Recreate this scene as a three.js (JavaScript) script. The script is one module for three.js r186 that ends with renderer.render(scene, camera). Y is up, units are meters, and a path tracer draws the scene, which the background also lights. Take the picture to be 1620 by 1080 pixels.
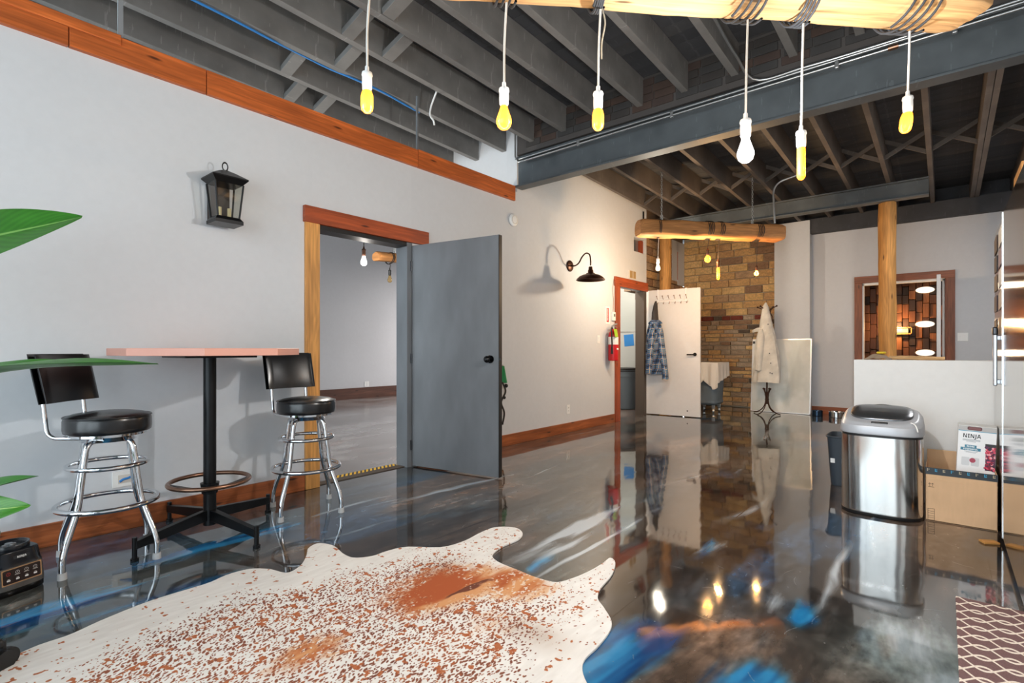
import * as THREE from 'three';
import { RoundedBoxGeometry } from 'three/addons/geometries/RoundedBoxGeometry.js';
import { mergeGeometries } from 'three/addons/utils/BufferGeometryUtils.js';

// ---------------------------------------------------------------- camera, sky, exposure
const scene = new THREE.Scene();
const EYE = 1.08, FOCAL = 819;
const camera = new THREE.PerspectiveCamera(2 * Math.atan(540 / FOCAL) * 180 / Math.PI, 1.5, 0.05, 80);
camera.position.set(0, EYE, 0);
camera.rotation.order = 'YXZ';
camera.rotation.y = Math.atan(685 / FOCAL);
camera.setViewOffset(1620, 1080, 0, -13, 1620, 1080);
const renderer = new THREE.WebGLRenderer({ antialias: true });
renderer.toneMapping = THREE.LinearToneMapping;
renderer.toneMappingExposure = 1.0;
renderer.shadowMap.enabled = true;
scene.background = new THREE.Color().setRGB(0.84, 0.97, 1.05);
scene.backgroundIntensity = 4.7;

// ---------------------------------------------------------------- noise and helpers
const V = (x, y, z) => new THREE.Vector3(x, y, z);
let seed = 12345;
const rnd = () => { seed = (seed * 1664525 + 1013904223) >>> 0; return seed / 4294967296; };
const rr = (a, b) => a + (b - a) * rnd();
function hash(x, y, s) { let h = (x * 374761393 + y * 668265263 + s * 1274126177) | 0; h = Math.imul(h ^ (h >>> 13), 1274126177); h ^= h >>> 16; return (h >>> 0) / 4294967296; }
const mod = (a, n) => ((a % n) + n) % n;
function vnoise(x, y, s, px = 1e6, py = 1e6) {
  const xi = Math.floor(x), yi = Math.floor(y); let fx = x - xi, fy = y - yi;
  fx = fx * fx * (3 - 2 * fx); fy = fy * fy * (3 - 2 * fy);
  const x0 = mod(xi, px), x1 = mod(xi + 1, px), y0 = mod(yi, py), y1 = mod(yi + 1, py);
  const a = hash(x0, y0, s), b = hash(x1, y0, s), c = hash(x0, y1, s), d = hash(x1, y1, s);
  return a + (b - a) * fx + (c - a) * fy + (a - b - c + d) * fx * fy;
}
function fbm(x, y, o, s, px = 1e6, py = 1e6) { let v = 0, a = 0.5, t = 0; for (let i = 0; i < o; i++) { v += a * vnoise(x, y, s + i, px, py); t += a; a *= 0.5; x *= 2; y *= 2; px *= 2; py *= 2; } return v / t; }
const clamp = (v, a = 0, b = 1) => Math.min(b, Math.max(a, v));
const sstep = (a, b, v) => { const t = clamp((v - a) / (b - a)); return t * t * (3 - 2 * t); };
const lerp = (a, b, t) => a + (b - a) * t;
const mix3 = (a, b, t) => [lerp(a[0], b[0], t), lerp(a[1], b[1], t), lerp(a[2], b[2], t)];

function dataTex(w, h, fn, mw, mh, srgb = true) {
  const d = new Uint8Array(w * h * 4);
  for (let j = 0; j < h; j++) for (let i = 0; i < w; i++) {
    const c = fn(i / w, j / h), k = (j * w + i) * 4;
    d[k] = clamp(c[0], 0, 255); d[k + 1] = clamp(c[1], 0, 255); d[k + 2] = clamp(c[2], 0, 255); d[k + 3] = 255;
  }
  const t = new THREE.DataTexture(d, w, h);
  t.wrapS = t.wrapT = THREE.RepeatWrapping; t.magFilter = THREE.LinearFilter; t.minFilter = THREE.LinearFilter;
  if (srgb) t.colorSpace = THREE.SRGBColorSpace;
  t.repeat.set(1 / mw, 1 / mh); t.needsUpdate = true; return t;
}
function canvasTex(w, h, draw) {
  const c = document.createElement('canvas'); c.width = w; c.height = h; draw(c.getContext('2d'), w, h);
  const t = new THREE.CanvasTexture(c); t.colorSpace = THREE.SRGBColorSpace; return t;
}
const std = (color, roughness = 0.6, metalness = 0, extra = {}) => new THREE.MeshStandardMaterial({ color, roughness, metalness, ...extra });

// geometry helpers
function uvBox(g, long = 'x', s = 1) {               // uv in metres, u along the long axis
  const p = g.attributes.position, n = g.attributes.normal, uv = new Float32Array(p.count * 2), A = ['x', 'y', 'z'], L = A.indexOf(long);
  const ox = rnd() * 7, oy = rnd() * 7;
  for (let i = 0; i < p.count; i++) {
    const P = [p.getX(i), p.getY(i), p.getZ(i)], N = [Math.abs(n.getX(i)), Math.abs(n.getY(i)), Math.abs(n.getZ(i))];
    const m = N[0] > N[1] && N[0] > N[2] ? 0 : N[1] > N[2] ? 1 : 2;
    let [a, b] = [0, 1, 2].filter((k) => k !== m); if (b === L) [a, b] = [b, a];
    uv[i * 2] = (P[a] + ox) * s; uv[i * 2 + 1] = (P[b] + oy) * s;
  }
  g.setAttribute('uv', new THREE.BufferAttribute(uv, 2)); return g;
}
const flat = (g) => { const q = g.index ? g.toNonIndexed() : g; for (const k of Object.keys(q.attributes)) if (!['position', 'normal', 'uv'].includes(k)) q.deleteAttribute(k); return q; };
function place(g, x = 0, y = 0, z = 0, rx = 0, ry = 0, rz = 0) { const m = new THREE.Matrix4().makeRotationFromEuler(new THREE.Euler(rx, ry, rz)); m.setPosition(x, y, z); return g.applyMatrix4(m); }
function box(w, h, d, x = 0, y = 0, z = 0, o = {}) {
  const r = o.r ?? 0, g = flat(r ? new RoundedBoxGeometry(w, h, d, o.seg ?? 2, Math.min(r, w / 2.01, h / 2.01, d / 2.01)) : new THREE.BoxGeometry(w, h, d));
  uvBox(g, o.long ?? (w >= h && w >= d ? 'x' : h >= d ? 'y' : 'z'));
  return place(g, x, y, z, o.rx ?? 0, o.ry ?? 0, o.rz ?? 0);
}
const span = (x0, x1, y0, y1, z0, z1, o) => box(Math.abs(x1 - x0), Math.abs(y1 - y0), Math.abs(z1 - z0), (x0 + x1) / 2, (y0 + y1) / 2, (z0 + z1) / 2, o);
const cyl = (rt, rb, h, x = 0, y = 0, z = 0, seg = 24, rx = 0, ry = 0, rz = 0) => place(flat(new THREE.CylinderGeometry(rt, rb, h, seg)), x, y, z, rx, ry, rz);
const sph = (r, x, y, z, sx = 1, sy = 1, sz = 1) => { const g = flat(new THREE.SphereGeometry(r, 24, 16)); g.scale(sx, sy, sz); return place(g, x, y, z); };
const torus = (R, r, x, y, z, rx = Math.PI / 2, ry = 0, rz = 0, seg = 40) => place(flat(new THREE.TorusGeometry(R, r, 10, seg)), x, y, z, rx, ry, rz);
const lathe = (pts, seg = 32) => flat(new THREE.LatheGeometry(pts.map(([a, b]) => new THREE.Vector2(a, b)), seg));
function tube(pts, r, o = {}) {
  const c = o.sharp ? polyPath(pts, o.sharp) : new THREE.CatmullRomCurve3(pts.map((p) => V(...p)), !!o.closed, 'centripetal');
  return flat(new THREE.TubeGeometry(c, o.n ?? 40, r, o.k ?? 8, !!o.closed));
}
function polyPath(pts, rad) {                        // straight runs joined by round bends
  const P = pts.map((p) => V(...p)), c = new THREE.CurvePath(); let last = P[0];
  for (let i = 1; i < P.length - 1; i++) {
    const a = P[i].clone().add(P[i - 1].clone().sub(P[i]).setLength(Math.min(rad, P[i - 1].distanceTo(P[i]) * 0.45)));
    const b = P[i].clone().add(P[i + 1].clone().sub(P[i]).setLength(Math.min(rad, P[i + 1].distanceTo(P[i]) * 0.45)));
    c.add(new THREE.LineCurve3(last, a)); c.add(new THREE.QuadraticBezierCurve3(a, P[i], b)); last = b;
  }
  c.add(new THREE.LineCurve3(last, P[P.length - 1])); return c;
}
const merge = (l) => (l.length === 1 ? l[0] : mergeGeometries(l.map(flat)));
function loft(rings, o = {}) {                       // rings of equal count, closed round; uv = metres along, round
  const n = rings[0].length, pos = [], uv = [], idx = []; let u = 0;
  rings.forEach((r, i) => {
    if (i) u += r[0].distanceTo(rings[i - 1][0]); let v = 0;
    for (let k = 0; k <= n; k++) { const p = r[k % n]; if (k) v += p.distanceTo(r[k - 1]); pos.push(p.x, p.y, p.z); uv.push(u, v); }
  });
  const w = n + 1;
  for (let i = 0; i < rings.length - 1; i++) for (let k = 0; k < n; k++) { const a = i * w + k, b = a + 1, c = a + w, d = c + 1; idx.push(a, c, b, b, c, d); }
  if (!o.open) for (const [ri, f] of [[0, 1], [rings.length - 1, 0]]) {
    const r = rings[ri], c = r.reduce((a, p) => a.add(p), V(0, 0, 0)).multiplyScalar(1 / n), b = pos.length / 3;
    pos.push(c.x, c.y, c.z); uv.push(0, 0);
    r.forEach((p) => { pos.push(p.x, p.y, p.z); uv.push(p.x - c.x + p.z - c.z, p.y - c.y); });
    for (let k = 0; k < n; k++) { const p = b + 1 + k, q = b + 1 + (k + 1) % n; f ? idx.push(b, p, q) : idx.push(b, q, p); }
  }
  const g = new THREE.BufferGeometry();
  g.setAttribute('position', new THREE.Float32BufferAttribute(pos, 3)); g.setAttribute('uv', new THREE.Float32BufferAttribute(uv, 2)); g.setIndex(idx); g.computeVertexNormals();
  return flat(g);
}
function sheet(nu, nv, fn, thick = 0.003) {          // a cloth or leaf: fn(u, v) -> Vector3, given real thickness
  const P = []; for (let j = 0; j <= nv; j++) for (let i = 0; i <= nu; i++) P.push(fn(i / nu, j / nv));
  const N = P.map((p, k) => { const i = k % (nu + 1), j = Math.floor(k / (nu + 1)); const a = P[j * (nu + 1) + Math.min(i + 1, nu)].clone().sub(P[j * (nu + 1) + Math.max(i - 1, 0)]), b = P[Math.min(j + 1, nv) * (nu + 1) + i].clone().sub(P[Math.max(j - 1, 0) * (nu + 1) + i]); return a.cross(b).normalize(); });
  const pos = [], uv = [], idx = [], n = P.length;
  for (const s of [1, -1]) P.forEach((p, k) => { const q = p.clone().addScaledVector(N[k], s * thick / 2); pos.push(q.x, q.y, q.z); uv.push((k % (nu + 1)) / nu, Math.floor(k / (nu + 1)) / nv); });
  const w = nu + 1;
  for (let j = 0; j < nv; j++) for (let i = 0; i < nu; i++) { const a = j * w + i, b = a + 1, c = a + w, d = c + 1; idx.push(a, b, c, b, d, c, n + a, n + c, n + b, n + b, n + c, n + d); }
  const rim = []; for (let i = 0; i < nu; i++) rim.push(i); for (let j = 0; j < nv; j++) rim.push(j * w + nu); for (let i = nu; i > 0; i--) rim.push(nv * w + i); for (let j = nv; j > 0; j--) rim.push(j * w);
  for (let k = 0; k < rim.length; k++) { const a = rim[k], b = rim[(k + 1) % rim.length]; idx.push(a, n + a, b, b, n + a, n + b); }
  const g = new THREE.BufferGeometry(); g.setAttribute('position', new THREE.Float32BufferAttribute(pos, 3)); g.setAttribute('uv', new THREE.Float32BufferAttribute(uv, 2)); g.setIndex(idx); g.computeVertexNormals(); return flat(g);
}

// scene helpers
const taken = {};
function numbered(n) { const k = taken[n] = (taken[n] ?? -1) + 1; return k ? n + '_' + String(k).padStart(3, '0') : n; }
function part(name, g, m, parent) { const o = new THREE.Mesh(Array.isArray(g) ? merge(g) : g, m); o.name = name; o.castShadow = o.receiveShadow = true; parent.add(o); return o; }
function thing(name, label, category, pos = [0, 0, 0], ry = 0, group) { const o = new THREE.Group(); o.name = numbered(name); o.position.set(...pos); o.rotation.y = ry; o.userData = { label, category }; if (group) o.userData.group = group; scene.add(o); return o; }
function single(name, label, category, g, m, group) { const o = part(numbered(name), g, m, scene); o.userData = { label, category }; if (group) o.userData.group = group; return o; }
function struct(name, g, m) { const o = part(numbered(name), g, m, scene); o.userData = { kind: 'structure' }; return o; }
function structGroup(name) { const o = new THREE.Group(); o.name = numbered(name); o.userData = { kind: 'structure' }; scene.add(o); return o; }
function copy(o, label, pos, ry = 0) { const c = o.clone(); c.name = numbered(o.name.replace(/_\d{3}$/, '')); c.userData = { ...o.userData, label }; c.position.set(...pos); c.rotation.y = ry; scene.add(c); return c; }

// ---------------------------------------------------------------- materials
const woodTex = dataTex(1024, 512, (u, v) => {
  const w = fbm(u * 4, v * 4, 3, 3, 4, 4), g = fbm(u * 6 + w * 1.2, v * 60, 3, 9, 6, 60), r = 0.5 + 0.5 * Math.sin((v * 26 + w * 7 + 0.5 * Math.sin(u * 6.283)) * 6.283 * 0.5);
  let k = 0.72 + 0.24 * g + 0.05 * r; const b = fbm(u * 5, v * 7, 3, 21, 5, 7); k *= 0.82 + 0.36 * b;
  const kx = mod(u * 3, 1) - 0.37, kz = mod(v * 2 + Math.floor(u * 3) * 0.37, 1) - 0.5, kd = Math.hypot(kx * 1.5, kz * 3.2);
  if (kd < 0.16) k *= lerp(0.45, 1, sstep(0.02, 0.16, kd));
  return [255 * k, 247 * k * (0.94 + 0.06 * k), 240 * k * (0.88 + 0.12 * k)];
}, 1.6, 0.5);
const woodMat = (c, rough = 0.55) => std(c, rough, 0, { map: woodTex, bumpMap: woodTex, bumpScale: 0.0012 });
const M = {
  trim: woodMat(0xe0793a, 0.42), lintel: woodMat(0xb8572a, 0.45), base: woodMat(0xb06436, 0.45), post: woodMat(0xf0b264, 0.5), walnut: woodMat(0x94583a, 0.5), darkbase: woodMat(0x6a4638, 0.4),
  log: woodMat(0xd79a5c, 0.7), paleLog: woodMat(0xe6c08c, 0.8), column: woodMat(0xdda65e, 0.7),
};
const wallTex = dataTex(512, 512, (u, v) => { const a = fbm(u * 5, v * 5, 4, 31, 5, 5), b = fbm(u * 90, v * 90, 2, 41, 90, 90); const k = 243 + 8 * a + 4 * (b - 0.5); return [k, k, k]; }, 3, 3);
M.wall = std(0xd9dbde, 0.8, 0, { map: wallTex });
M.wallCool = std(0xd0d1d4, 0.75, 0, { map: wallTex });
M.pony = std(0xe9e8e6, 0.7, 0, { map: wallTex });
const scuffTex = dataTex(512, 512, (u, v) => { const a = fbm(u * 6, v * 6, 5, 61, 6, 6), b = fbm(u * 60, v * 8, 3, 71, 60, 8); const s = b > 0.78 ? 30 : 0; const k = 205 + 60 * (a - 0.5) + s; return [k, k, k]; }, 1.2, 1.2);
M.ceil = std(0x67686a, 0.8, 0, { map: scuffTex });
M.ceilB = std(0x55565a, 0.82, 0, { map: scuffTex });
M.ceilC = std(0x93918e, 0.8, 0, { map: scuffTex });
M.steelPaint = std(0x687075, 0.5, 0.1, { map: scuffTex });
M.steelTan = std(0x756c65, 0.6, 0, { map: scuffTex });
M.doorGrey = std(0x85898e, 0.5, 0, { map: dataTex(256, 256, (u, v) => { const a = fbm(u * 2, v * 12, 4, 81, 2, 12); const k = 205 + 45 * (a - 0.4); return [k, k, k]; }, 0.8, 1.6) });
M.black = std(0x131314, 0.5); M.blackMetal = std(0x1b1c1e, 0.35, 0.6); M.blackGloss = std(0x0b0b0c, 0.2);
M.vinyl = new THREE.MeshPhysicalMaterial({ color: 0x0d0e11, roughness: 0.28, clearcoat: 0.3, clearcoatRoughness: 0.2 });
M.chrome = std(0xdadcdf, 0.06, 1); M.steel = std(0xc9c5c0, 0.2, 1); M.darkSteel = std(0x4b4d50, 0.3, 0.9); M.bronze = std(0x4a2f22, 0.38, 0.7); M.copperTube = std(0x8d6b58, 0.3, 0.9);
M.zinc = std(0xb9bbbb, 0.35, 0.9); M.white = std(0xeeeeec, 0.5); M.whiteDoor = std(0xe6e3e1, 0.5, 0, { map: wallTex }); M.cordWhite = std(0xdedad3, 0.7); M.cordGrey = std(0x33363b, 0.7); M.cordDark = std(0x2b2521, 0.7);
M.rubberGrey = std(0xb9b9b9, 0.7); M.greyPlastic = std(0x5f6a72, 0.5); M.silverPlastic = std(0xb7bac0, 0.35, 0.2); M.cloth = std(0xd9d2c8, 0.95); M.red = std(0xc3141c, 0.35); M.green = std(0x2f8f54, 0.7);
M.blue = std(0x2b7fc9, 0.6); M.lime = std(0x9cc32a, 0.5);

// ---------------------------------------------------------------- floor
const FX0 = -3.95, FX1 = 1.45, FZ0 = -10.4, FZ1 = 2.3;
function blob(x, z, cx, cz, rx, rz, rot = 0) { const dx = x - cx, dz = z - cz, c = Math.cos(rot), s = Math.sin(rot), a = (dx * c + dz * s) / rx, b = (-dx * s + dz * c) / rz; return Math.exp(-(a * a + b * b)); }
const streaks = []; for (let i = 0; i < 46; i++) streaks.push([rr(-3.7, 1.2), rr(-9.5, 0.5), rr(0.012, 0.05), rr(0.35, 1.3), rr(0.25, 0.8), rr(-0.12, 0.12), rnd()]);
const floorColor = (x, z) => {
  const wx = x + 0.22 * (fbm(x * 1.3, z * 0.9, 4, 101) - 0.5), wz = z + 0.5 * (fbm(x * 1.1, z * 0.8, 3, 111) - 0.5);
  const a = fbm(wx * 2.2, wz * 0.7, 5, 121), b = fbm(wx * 5, wz * 1.2, 4, 131), f = fbm(wx * 16, wz * 3, 3, 141);
  let c = mix3([40, 35, 33], [112, 92, 78], sstep(0.34, 0.7, a)); c = mix3(c, [70, 78, 86], sstep(0.5, 0.7, b) * 0.5);
  c = mix3(c, [52, 76, 102], 0.8 * sstep(0.62, 0.72, fbm(wx * 2.6, wz * 1.1, 5, 195) + 0.32 * blob(x, z, -3.0, -1.3, 0.75, 1.6))); c = mix3(c, [118, 128, 126], 0.8 * clamp(1.5 * blob(wx, wz, -0.05, -2.25, 0.3, 0.42) * (0.2 + 1.3 * b))); c = mix3(c, [74, 84, 84], 0.6 * sstep(0.5, 0.62, fbm(wx * 1.1 + 3, wz * 0.5, 4, 191))); const fine = (0.72 + 0.56 * f) * (0.72 + 0.56 * fbm(wx * 46 + 3 * b, wz * 16, 4, 145)) * (0.8 + 0.4 * fbm(x * 22, z * 22, 4, 147)); c = c.map((q) => q * fine);
  // blue metallic pours, where the photograph shows them
  const rg = 1 - Math.abs(2 * fbm(wx * 6 + 0.6 * b, wz * 1.7, 4, 151) - 1), rag = 0.05 + 1.25 * rg * rg * rg + 0.35 * f + 0.5 * (fbm(x * 20 + 2 * f, z * 14, 4, 155) - 0.4);
  let bl = 0;
  for (const [cx, cz, rx, rz, k] of [[-0.9, -1.72, 0.13, 0.3, 1], [-0.5, -2.42, 0.07, 0.16, 0.9], [-0.5, -1.8, 0.14, 0.2, 0.65], [-3.12, -1.12, 0.07, 0.42, 0.85], [-2.85, -0.35, 0.12, 0.3, 0.8], [-1.02, -2.9, 0.04, 0.22, 0.45], [-2.6, -0.75, 0.3, 0.6, 0.42], [-1.55, -2.08, 0.05, 0.12, 0.8], [-2.6, -2.3, 0.5, 0.8, 0.2], [-0.95, -3.4, 0.04, 0.2, 0.35], [-1.2, -1.2, 0.5, 0.3, 0.5]]) bl = Math.max(bl, k * blob(wx, wz, cx, cz, rx, rz));
  bl = clamp(sstep(0.14, 0.9, bl * rag * 1.25)); c = mix3(c, mix3([10, 62, 122], [40, 146, 208], sstep(0.3, 0.7, f)), bl * (0.65 + 0.35 * b));
  // silver white swipes that follow the length of the room
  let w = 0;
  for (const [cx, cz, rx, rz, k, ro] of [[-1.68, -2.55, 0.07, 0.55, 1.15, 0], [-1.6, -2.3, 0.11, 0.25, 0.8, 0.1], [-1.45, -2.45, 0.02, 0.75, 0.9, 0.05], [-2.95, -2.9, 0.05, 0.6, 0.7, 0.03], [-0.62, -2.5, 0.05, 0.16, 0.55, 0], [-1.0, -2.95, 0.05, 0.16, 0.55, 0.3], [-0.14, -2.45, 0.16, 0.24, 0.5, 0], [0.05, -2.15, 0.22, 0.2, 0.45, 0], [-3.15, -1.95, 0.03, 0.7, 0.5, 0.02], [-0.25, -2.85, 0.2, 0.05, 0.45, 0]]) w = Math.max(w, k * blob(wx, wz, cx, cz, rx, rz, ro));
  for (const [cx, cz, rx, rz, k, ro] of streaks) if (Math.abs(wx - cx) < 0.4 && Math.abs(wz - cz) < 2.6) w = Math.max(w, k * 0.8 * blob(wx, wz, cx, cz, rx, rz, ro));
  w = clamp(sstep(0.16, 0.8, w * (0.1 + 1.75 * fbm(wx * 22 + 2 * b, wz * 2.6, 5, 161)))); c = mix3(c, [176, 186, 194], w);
  const sp = hash(Math.floor(x * 260), Math.floor(z * 260), 5); if (sp > 0.9995) c = [130, 130, 128];
  const seam = Math.min(Math.abs(mod(x + 0.43, 1.2) - 0.6)); if (seam < 0.0025 && fbm(x, z * 2, 2, 171) > 0.5) c = [16, 14, 14];
  const cell = 0.16, gx = Math.floor(x / cell), gz = Math.floor(z / cell);                  // fine scratches in the coating
  for (let i = -1; i <= 1; i++) for (let j = -1; j <= 1; j++) { const ix = gx + i, iz = gz + j; if (hash(ix, iz, 71) > 0.3) continue; const an = hash(ix, iz, 72) * 3.1, px = x - (ix + hash(ix, iz, 73)) * cell, pz = z - (iz + hash(ix, iz, 74)) * cell, l = 0.01 + 0.04 * hash(ix, iz, 75), a1 = px * Math.cos(an) + pz * Math.sin(an), b1 = -px * Math.sin(an) + pz * Math.cos(an) + a1 * a1 * 3; if (Math.abs(a1) < l && Math.abs(b1) < 0.0012) c = mix3(c, [150, 152, 154], 0.55); }
  return c;
};
const floorBump = dataTex(512, 512, (u, v) => { const k = 255 * fbm(u * 10, v * 4, 3, 181, 10, 4); return [k, k, k]; }, 1, 1, false); 
function floorPiece(z0, z1, w, h) {
  const tex = dataTex(w, h, (u, v) => floorColor(FX0 + (u + 0.5 / w) * (FX1 - FX0), z0 + (v + 0.5 / h) * (z1 - z0)), 1, 1); tex.wrapS = tex.wrapT = THREE.ClampToEdgeWrapping; tex.repeat.set(1, 1);
  const bump = floorBump.clone(); bump.repeat.set((FX1 - FX0) / 1.5, (z1 - z0) / 1.5); bump.needsUpdate = true;
  const g = flat(new THREE.BoxGeometry(FX1 - FX0, 0.1, z1 - z0)), p = g.attributes.position, uv = g.attributes.uv;
  g.translate((FX0 + FX1) / 2, -0.05, (z0 + z1) / 2);
  for (let i = 0; i < p.count; i++) uv.setXY(i, (p.getX(i) - FX0) / (FX1 - FX0), (p.getZ(i) - z0) / (z1 - z0));
  struct('floor', g, new THREE.MeshPhysicalMaterial({ map: tex, roughness: 0.05, ior: 1.6, bumpMap: bump, bumpScale: 0.0014, clearcoat: 0.35, clearcoatRoughness: 0.03 }));
}
floorPiece(-4.4, 0.2, 2048, 1536); floorPiece(FZ0, -4.4, 1024, 768); floorPiece(0.2, FZ1, 256, 256);
const concTex = dataTex(512, 512, (u, v) => { const a = fbm(u * 4, v * 10, 5, 201, 4, 10), b = fbm(u * 12, v * 30, 4, 211, 12, 30); return mix3(mix3([112, 104, 100], [164, 160, 158], sstep(0.3, 0.7, a)), [132, 92, 78], sstep(0.62, 0.8, b) * 0.5); }, 3, 3);
M.concrete = new THREE.MeshPhysicalMaterial({ map: concTex, roughness: 0.18, clearcoat: 0.3, clearcoatRoughness: 0.15 });
struct('floor', [span(-10.1, -3.95, -0.1, 0, -12.2, 2.3)], M.concrete);

// ---------------------------------------------------------------- walls
const LX = -3.79, LT = 0.15, TOP = 4.0;
{
  // left wall: low part up to the wooden band, full height beyond the cross wall; two door openings
  const s = (z0, z1, y0, y1) => span(LX - LT, LX, y0, y1, z0, z1);
  struct('wall_left', [s(2.3, -2.1, 0, 2.9), s(-2.1, -3.08, 2.07, 2.9), s(-3.08, -4.62, 0, 2.9), s(-4.62, -7.04, 0, TOP), s(-7.04, -7.95, 2.05, 2.65), s(-7.04, -7.55, 2.65, 2.87), s(-7.93, -7.95, 2.65, 2.87), s(-7.04, -7.95, 2.87, TOP), s(-7.95, -8.0, 0, TOP),
    span(-4.95, LX - LT, 2.6, TOP, -4.78, -4.64)], M.wall);
}
struct('wall_right', [span(1.3, 1.45, 0, TOP, -10.4, 2.3)], M.wall);
struct('wall_back', [span(-1.76, -1.06, 0, 3.06, -10.25, -10.1), span(-1.06, 0.04, 2.2, 3.06, -10.25, -10.1), span(0.04, 1.3, 0, 3.06, -10.25, -10.1)], M.wallCool);
struct('wall_upper', [span(-4.2, 1.3, 3.3, TOP, -10.42, -10.26), span(-1.8, 1.3, 3.06, 3.3, -10.4, -10.26)], M.ceilB);
struct('wall_pillar', [span(-2.3, -1.75, 0, 3.27, -10.25, -9.93, { r: 0.004 })], M.wall);
struct('wall_front', [span(-10.1, 1.45, 0, 0.1, 2.3, 2.45), span(-10.1, 1.45, 3.3, TOP, 2.3, 2.45), span(-10.1, -9.2, 0.1, 3.3, 2.3, 2.45), span(-4.3, -3.5, 0.1, 3.3, 2.3, 2.45), span(0.95, 1.45, 0.1, 3.3, 2.3, 2.45)], M.wall);
{
  const w = structGroup('window_1'); for (const x of [-3.47, -2.0, -0.55, 0.92]) part('mullion', span(x - 0.03, x + 0.03, 0.1, 3.3, 2.34, 2.41), M.blackMetal, w);
  for (const y of [0.13, 2.4, 3.27]) part('rail', span(-3.5, 0.95, y - 0.03, y + 0.03, 2.35, 2.4), M.blackMetal, w);
  const w2 = structGroup('window_2'); for (const x of [-9.17, -7.5, -5.9, -4.33]) part('mullion', span(x - 0.03, x + 0.03, 0.1, 3.3, 2.34, 2.41), M.blackMetal, w2);
}
struct('wall_neighbour', [span(-10.1, -9.96, 0, TOP, -12.2, 2.3), span(-9.96, -5.3, 0, TOP, -12.2, -12.05)], M.wallCool);
struct('wall_closet', [span(-5.45, -5.3, 0, TOP, -12.2, -6.7), span(-5.3, -3.94, 0, TOP, -6.85, -6.7), span(-5.3, -4.2, 0, TOP, -9.75, -9.6)], M.wall);
struct('wall_kitchen', [span(-0.53, 1.3, 0, 1.005, -4.82, -4.67, { r: 0.004 })], M.pony);
struct('baseboard_left', [span(LX, LX + 0.018, 0, 0.125, 2.3, -2.03, { long: 'z', r: 0.003 }), span(LX, LX + 0.018, 0, 0.125, -3.14, -6.9, { long: 'z', r: 0.003 })], M.base);
struct('baseboard_back', [span(-1.75, -1.14, 0, 0.12, -10.1, -10.08, { r: 0.003 }), span(0.13, 1.3, 0, 0.12, -10.1, -10.08, { r: 0.003 })], M.base);
struct('baseboard_neighbour', [span(-9.96, -9.93, 0, 0.24, -12, 2.3, { long: 'z' })], M.darkbase);
{ // orange timber band on top of the left wall
  const t = structGroup('trim_1');
  const cuts = [2.2, -0.634, -1.339, -3.14, -4.565];
  for (let i = 0; i < 4; i++) part('board', span(LX - 0.02, LX + 0.028, 2.78, 2.94 + (i === 3 ? 0.008 : 0), cuts[i], cuts[i + 1] + 0.004, { long: 'z', r: 0.004 }), M.trim, t);
  part('board', span(LX + 0.0, LX + 0.036, 2.885, 2.948, 2.2, -0.87, { long: 'z', r: 0.004 }), M.trim, t);
}
{ // first doorway: honey post, red brown head, dark metal frame
  const t = structGroup('trim_2');
  part('post', span(LX - 0.09, LX + 0.022, 0, 2.07, -2.035, -2.155, { long: 'y', r: 0.006 }), M.post, t);
  part('lintel', span(LX, LX + 0.035, 2.065, 2.192, -2.022, -3.265, { long: 'z', r: 0.004 }), M.lintel, t);
  const f = structGroup('trim_3');
  part('door_jamb', span(LX - 0.15, LX + 0.006, 0, 2.07, -3.025, -3.085), M.doorGrey, f);
  part('door_jamb', span(LX - 0.15, LX - 0.09, 0, 2.07, -2.1, -2.16), M.black, f);
  part('door_head', span(LX - 0.15, LX + 0.002, 2.03, 2.075, -2.15, -3.06), M.black, f);
  part('threshold', span(LX - 0.12, LX - 0.03, 0, 0.006, -2.16, -3.03), std(0x8b7d70, 0.9, 0, { map: concTex }), f);
}
{ // second doorway
  const t = structGroup('trim_4');
  part('casing', span(LX, LX + 0.025, 0, 2.04, -6.92, -7.06, { long: 'y', r: 0.003 }), M.lintel, t);
  part('casing', span(LX, LX + 0.03, 2.035, 2.175, -6.9, -8.0, { long: 'z', r: 0.003 }), M.lintel, t);
  part('door_jamb', span(LX - 0.15, LX + 0.003, 0, 2.04, -7.9, -7.99), std(0x4d443c, 0.6), t);
  part('door_jamb', span(LX - 0.15, LX, 0, 2.04, -7.04, -7.06), M.lintel, t);
}
// back doorway casing
{
  const t = structGroup('trim_5');
  part('casing', span(-1.135, -1.03, 0, 2.155, -10.1, -10.06, { long: 'y', r: 0.003 }), M.walnut, t);
  part('casing', span(0.0, 0.115, 0, 2.155, -10.1, -10.06, { long: 'y', r: 0.003 }), M.walnut, t);
  part('casing', span(-1.135, 0.115, 2.155, 2.262, -10.1, -10.055, { long: 'x', r: 0.003 }), M.walnut, t);
  part('door_stop', [span(-1.06, -1.01, 0, 2.14, -10.2, -10.1), span(-1.06, 0.04, 2.12, 2.16, -10.2, -10.1), span(-0.03, 0.04, 0, 2.14, -10.2, -10.1)], M.white, t);
  const d = structGroup('door_3'); part('door_leaf', span(-0.09, -0.045, 0.01, 2.13, -10.1, -9.35, { r: 0.003 }), M.whiteDoor, d);
}
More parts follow.
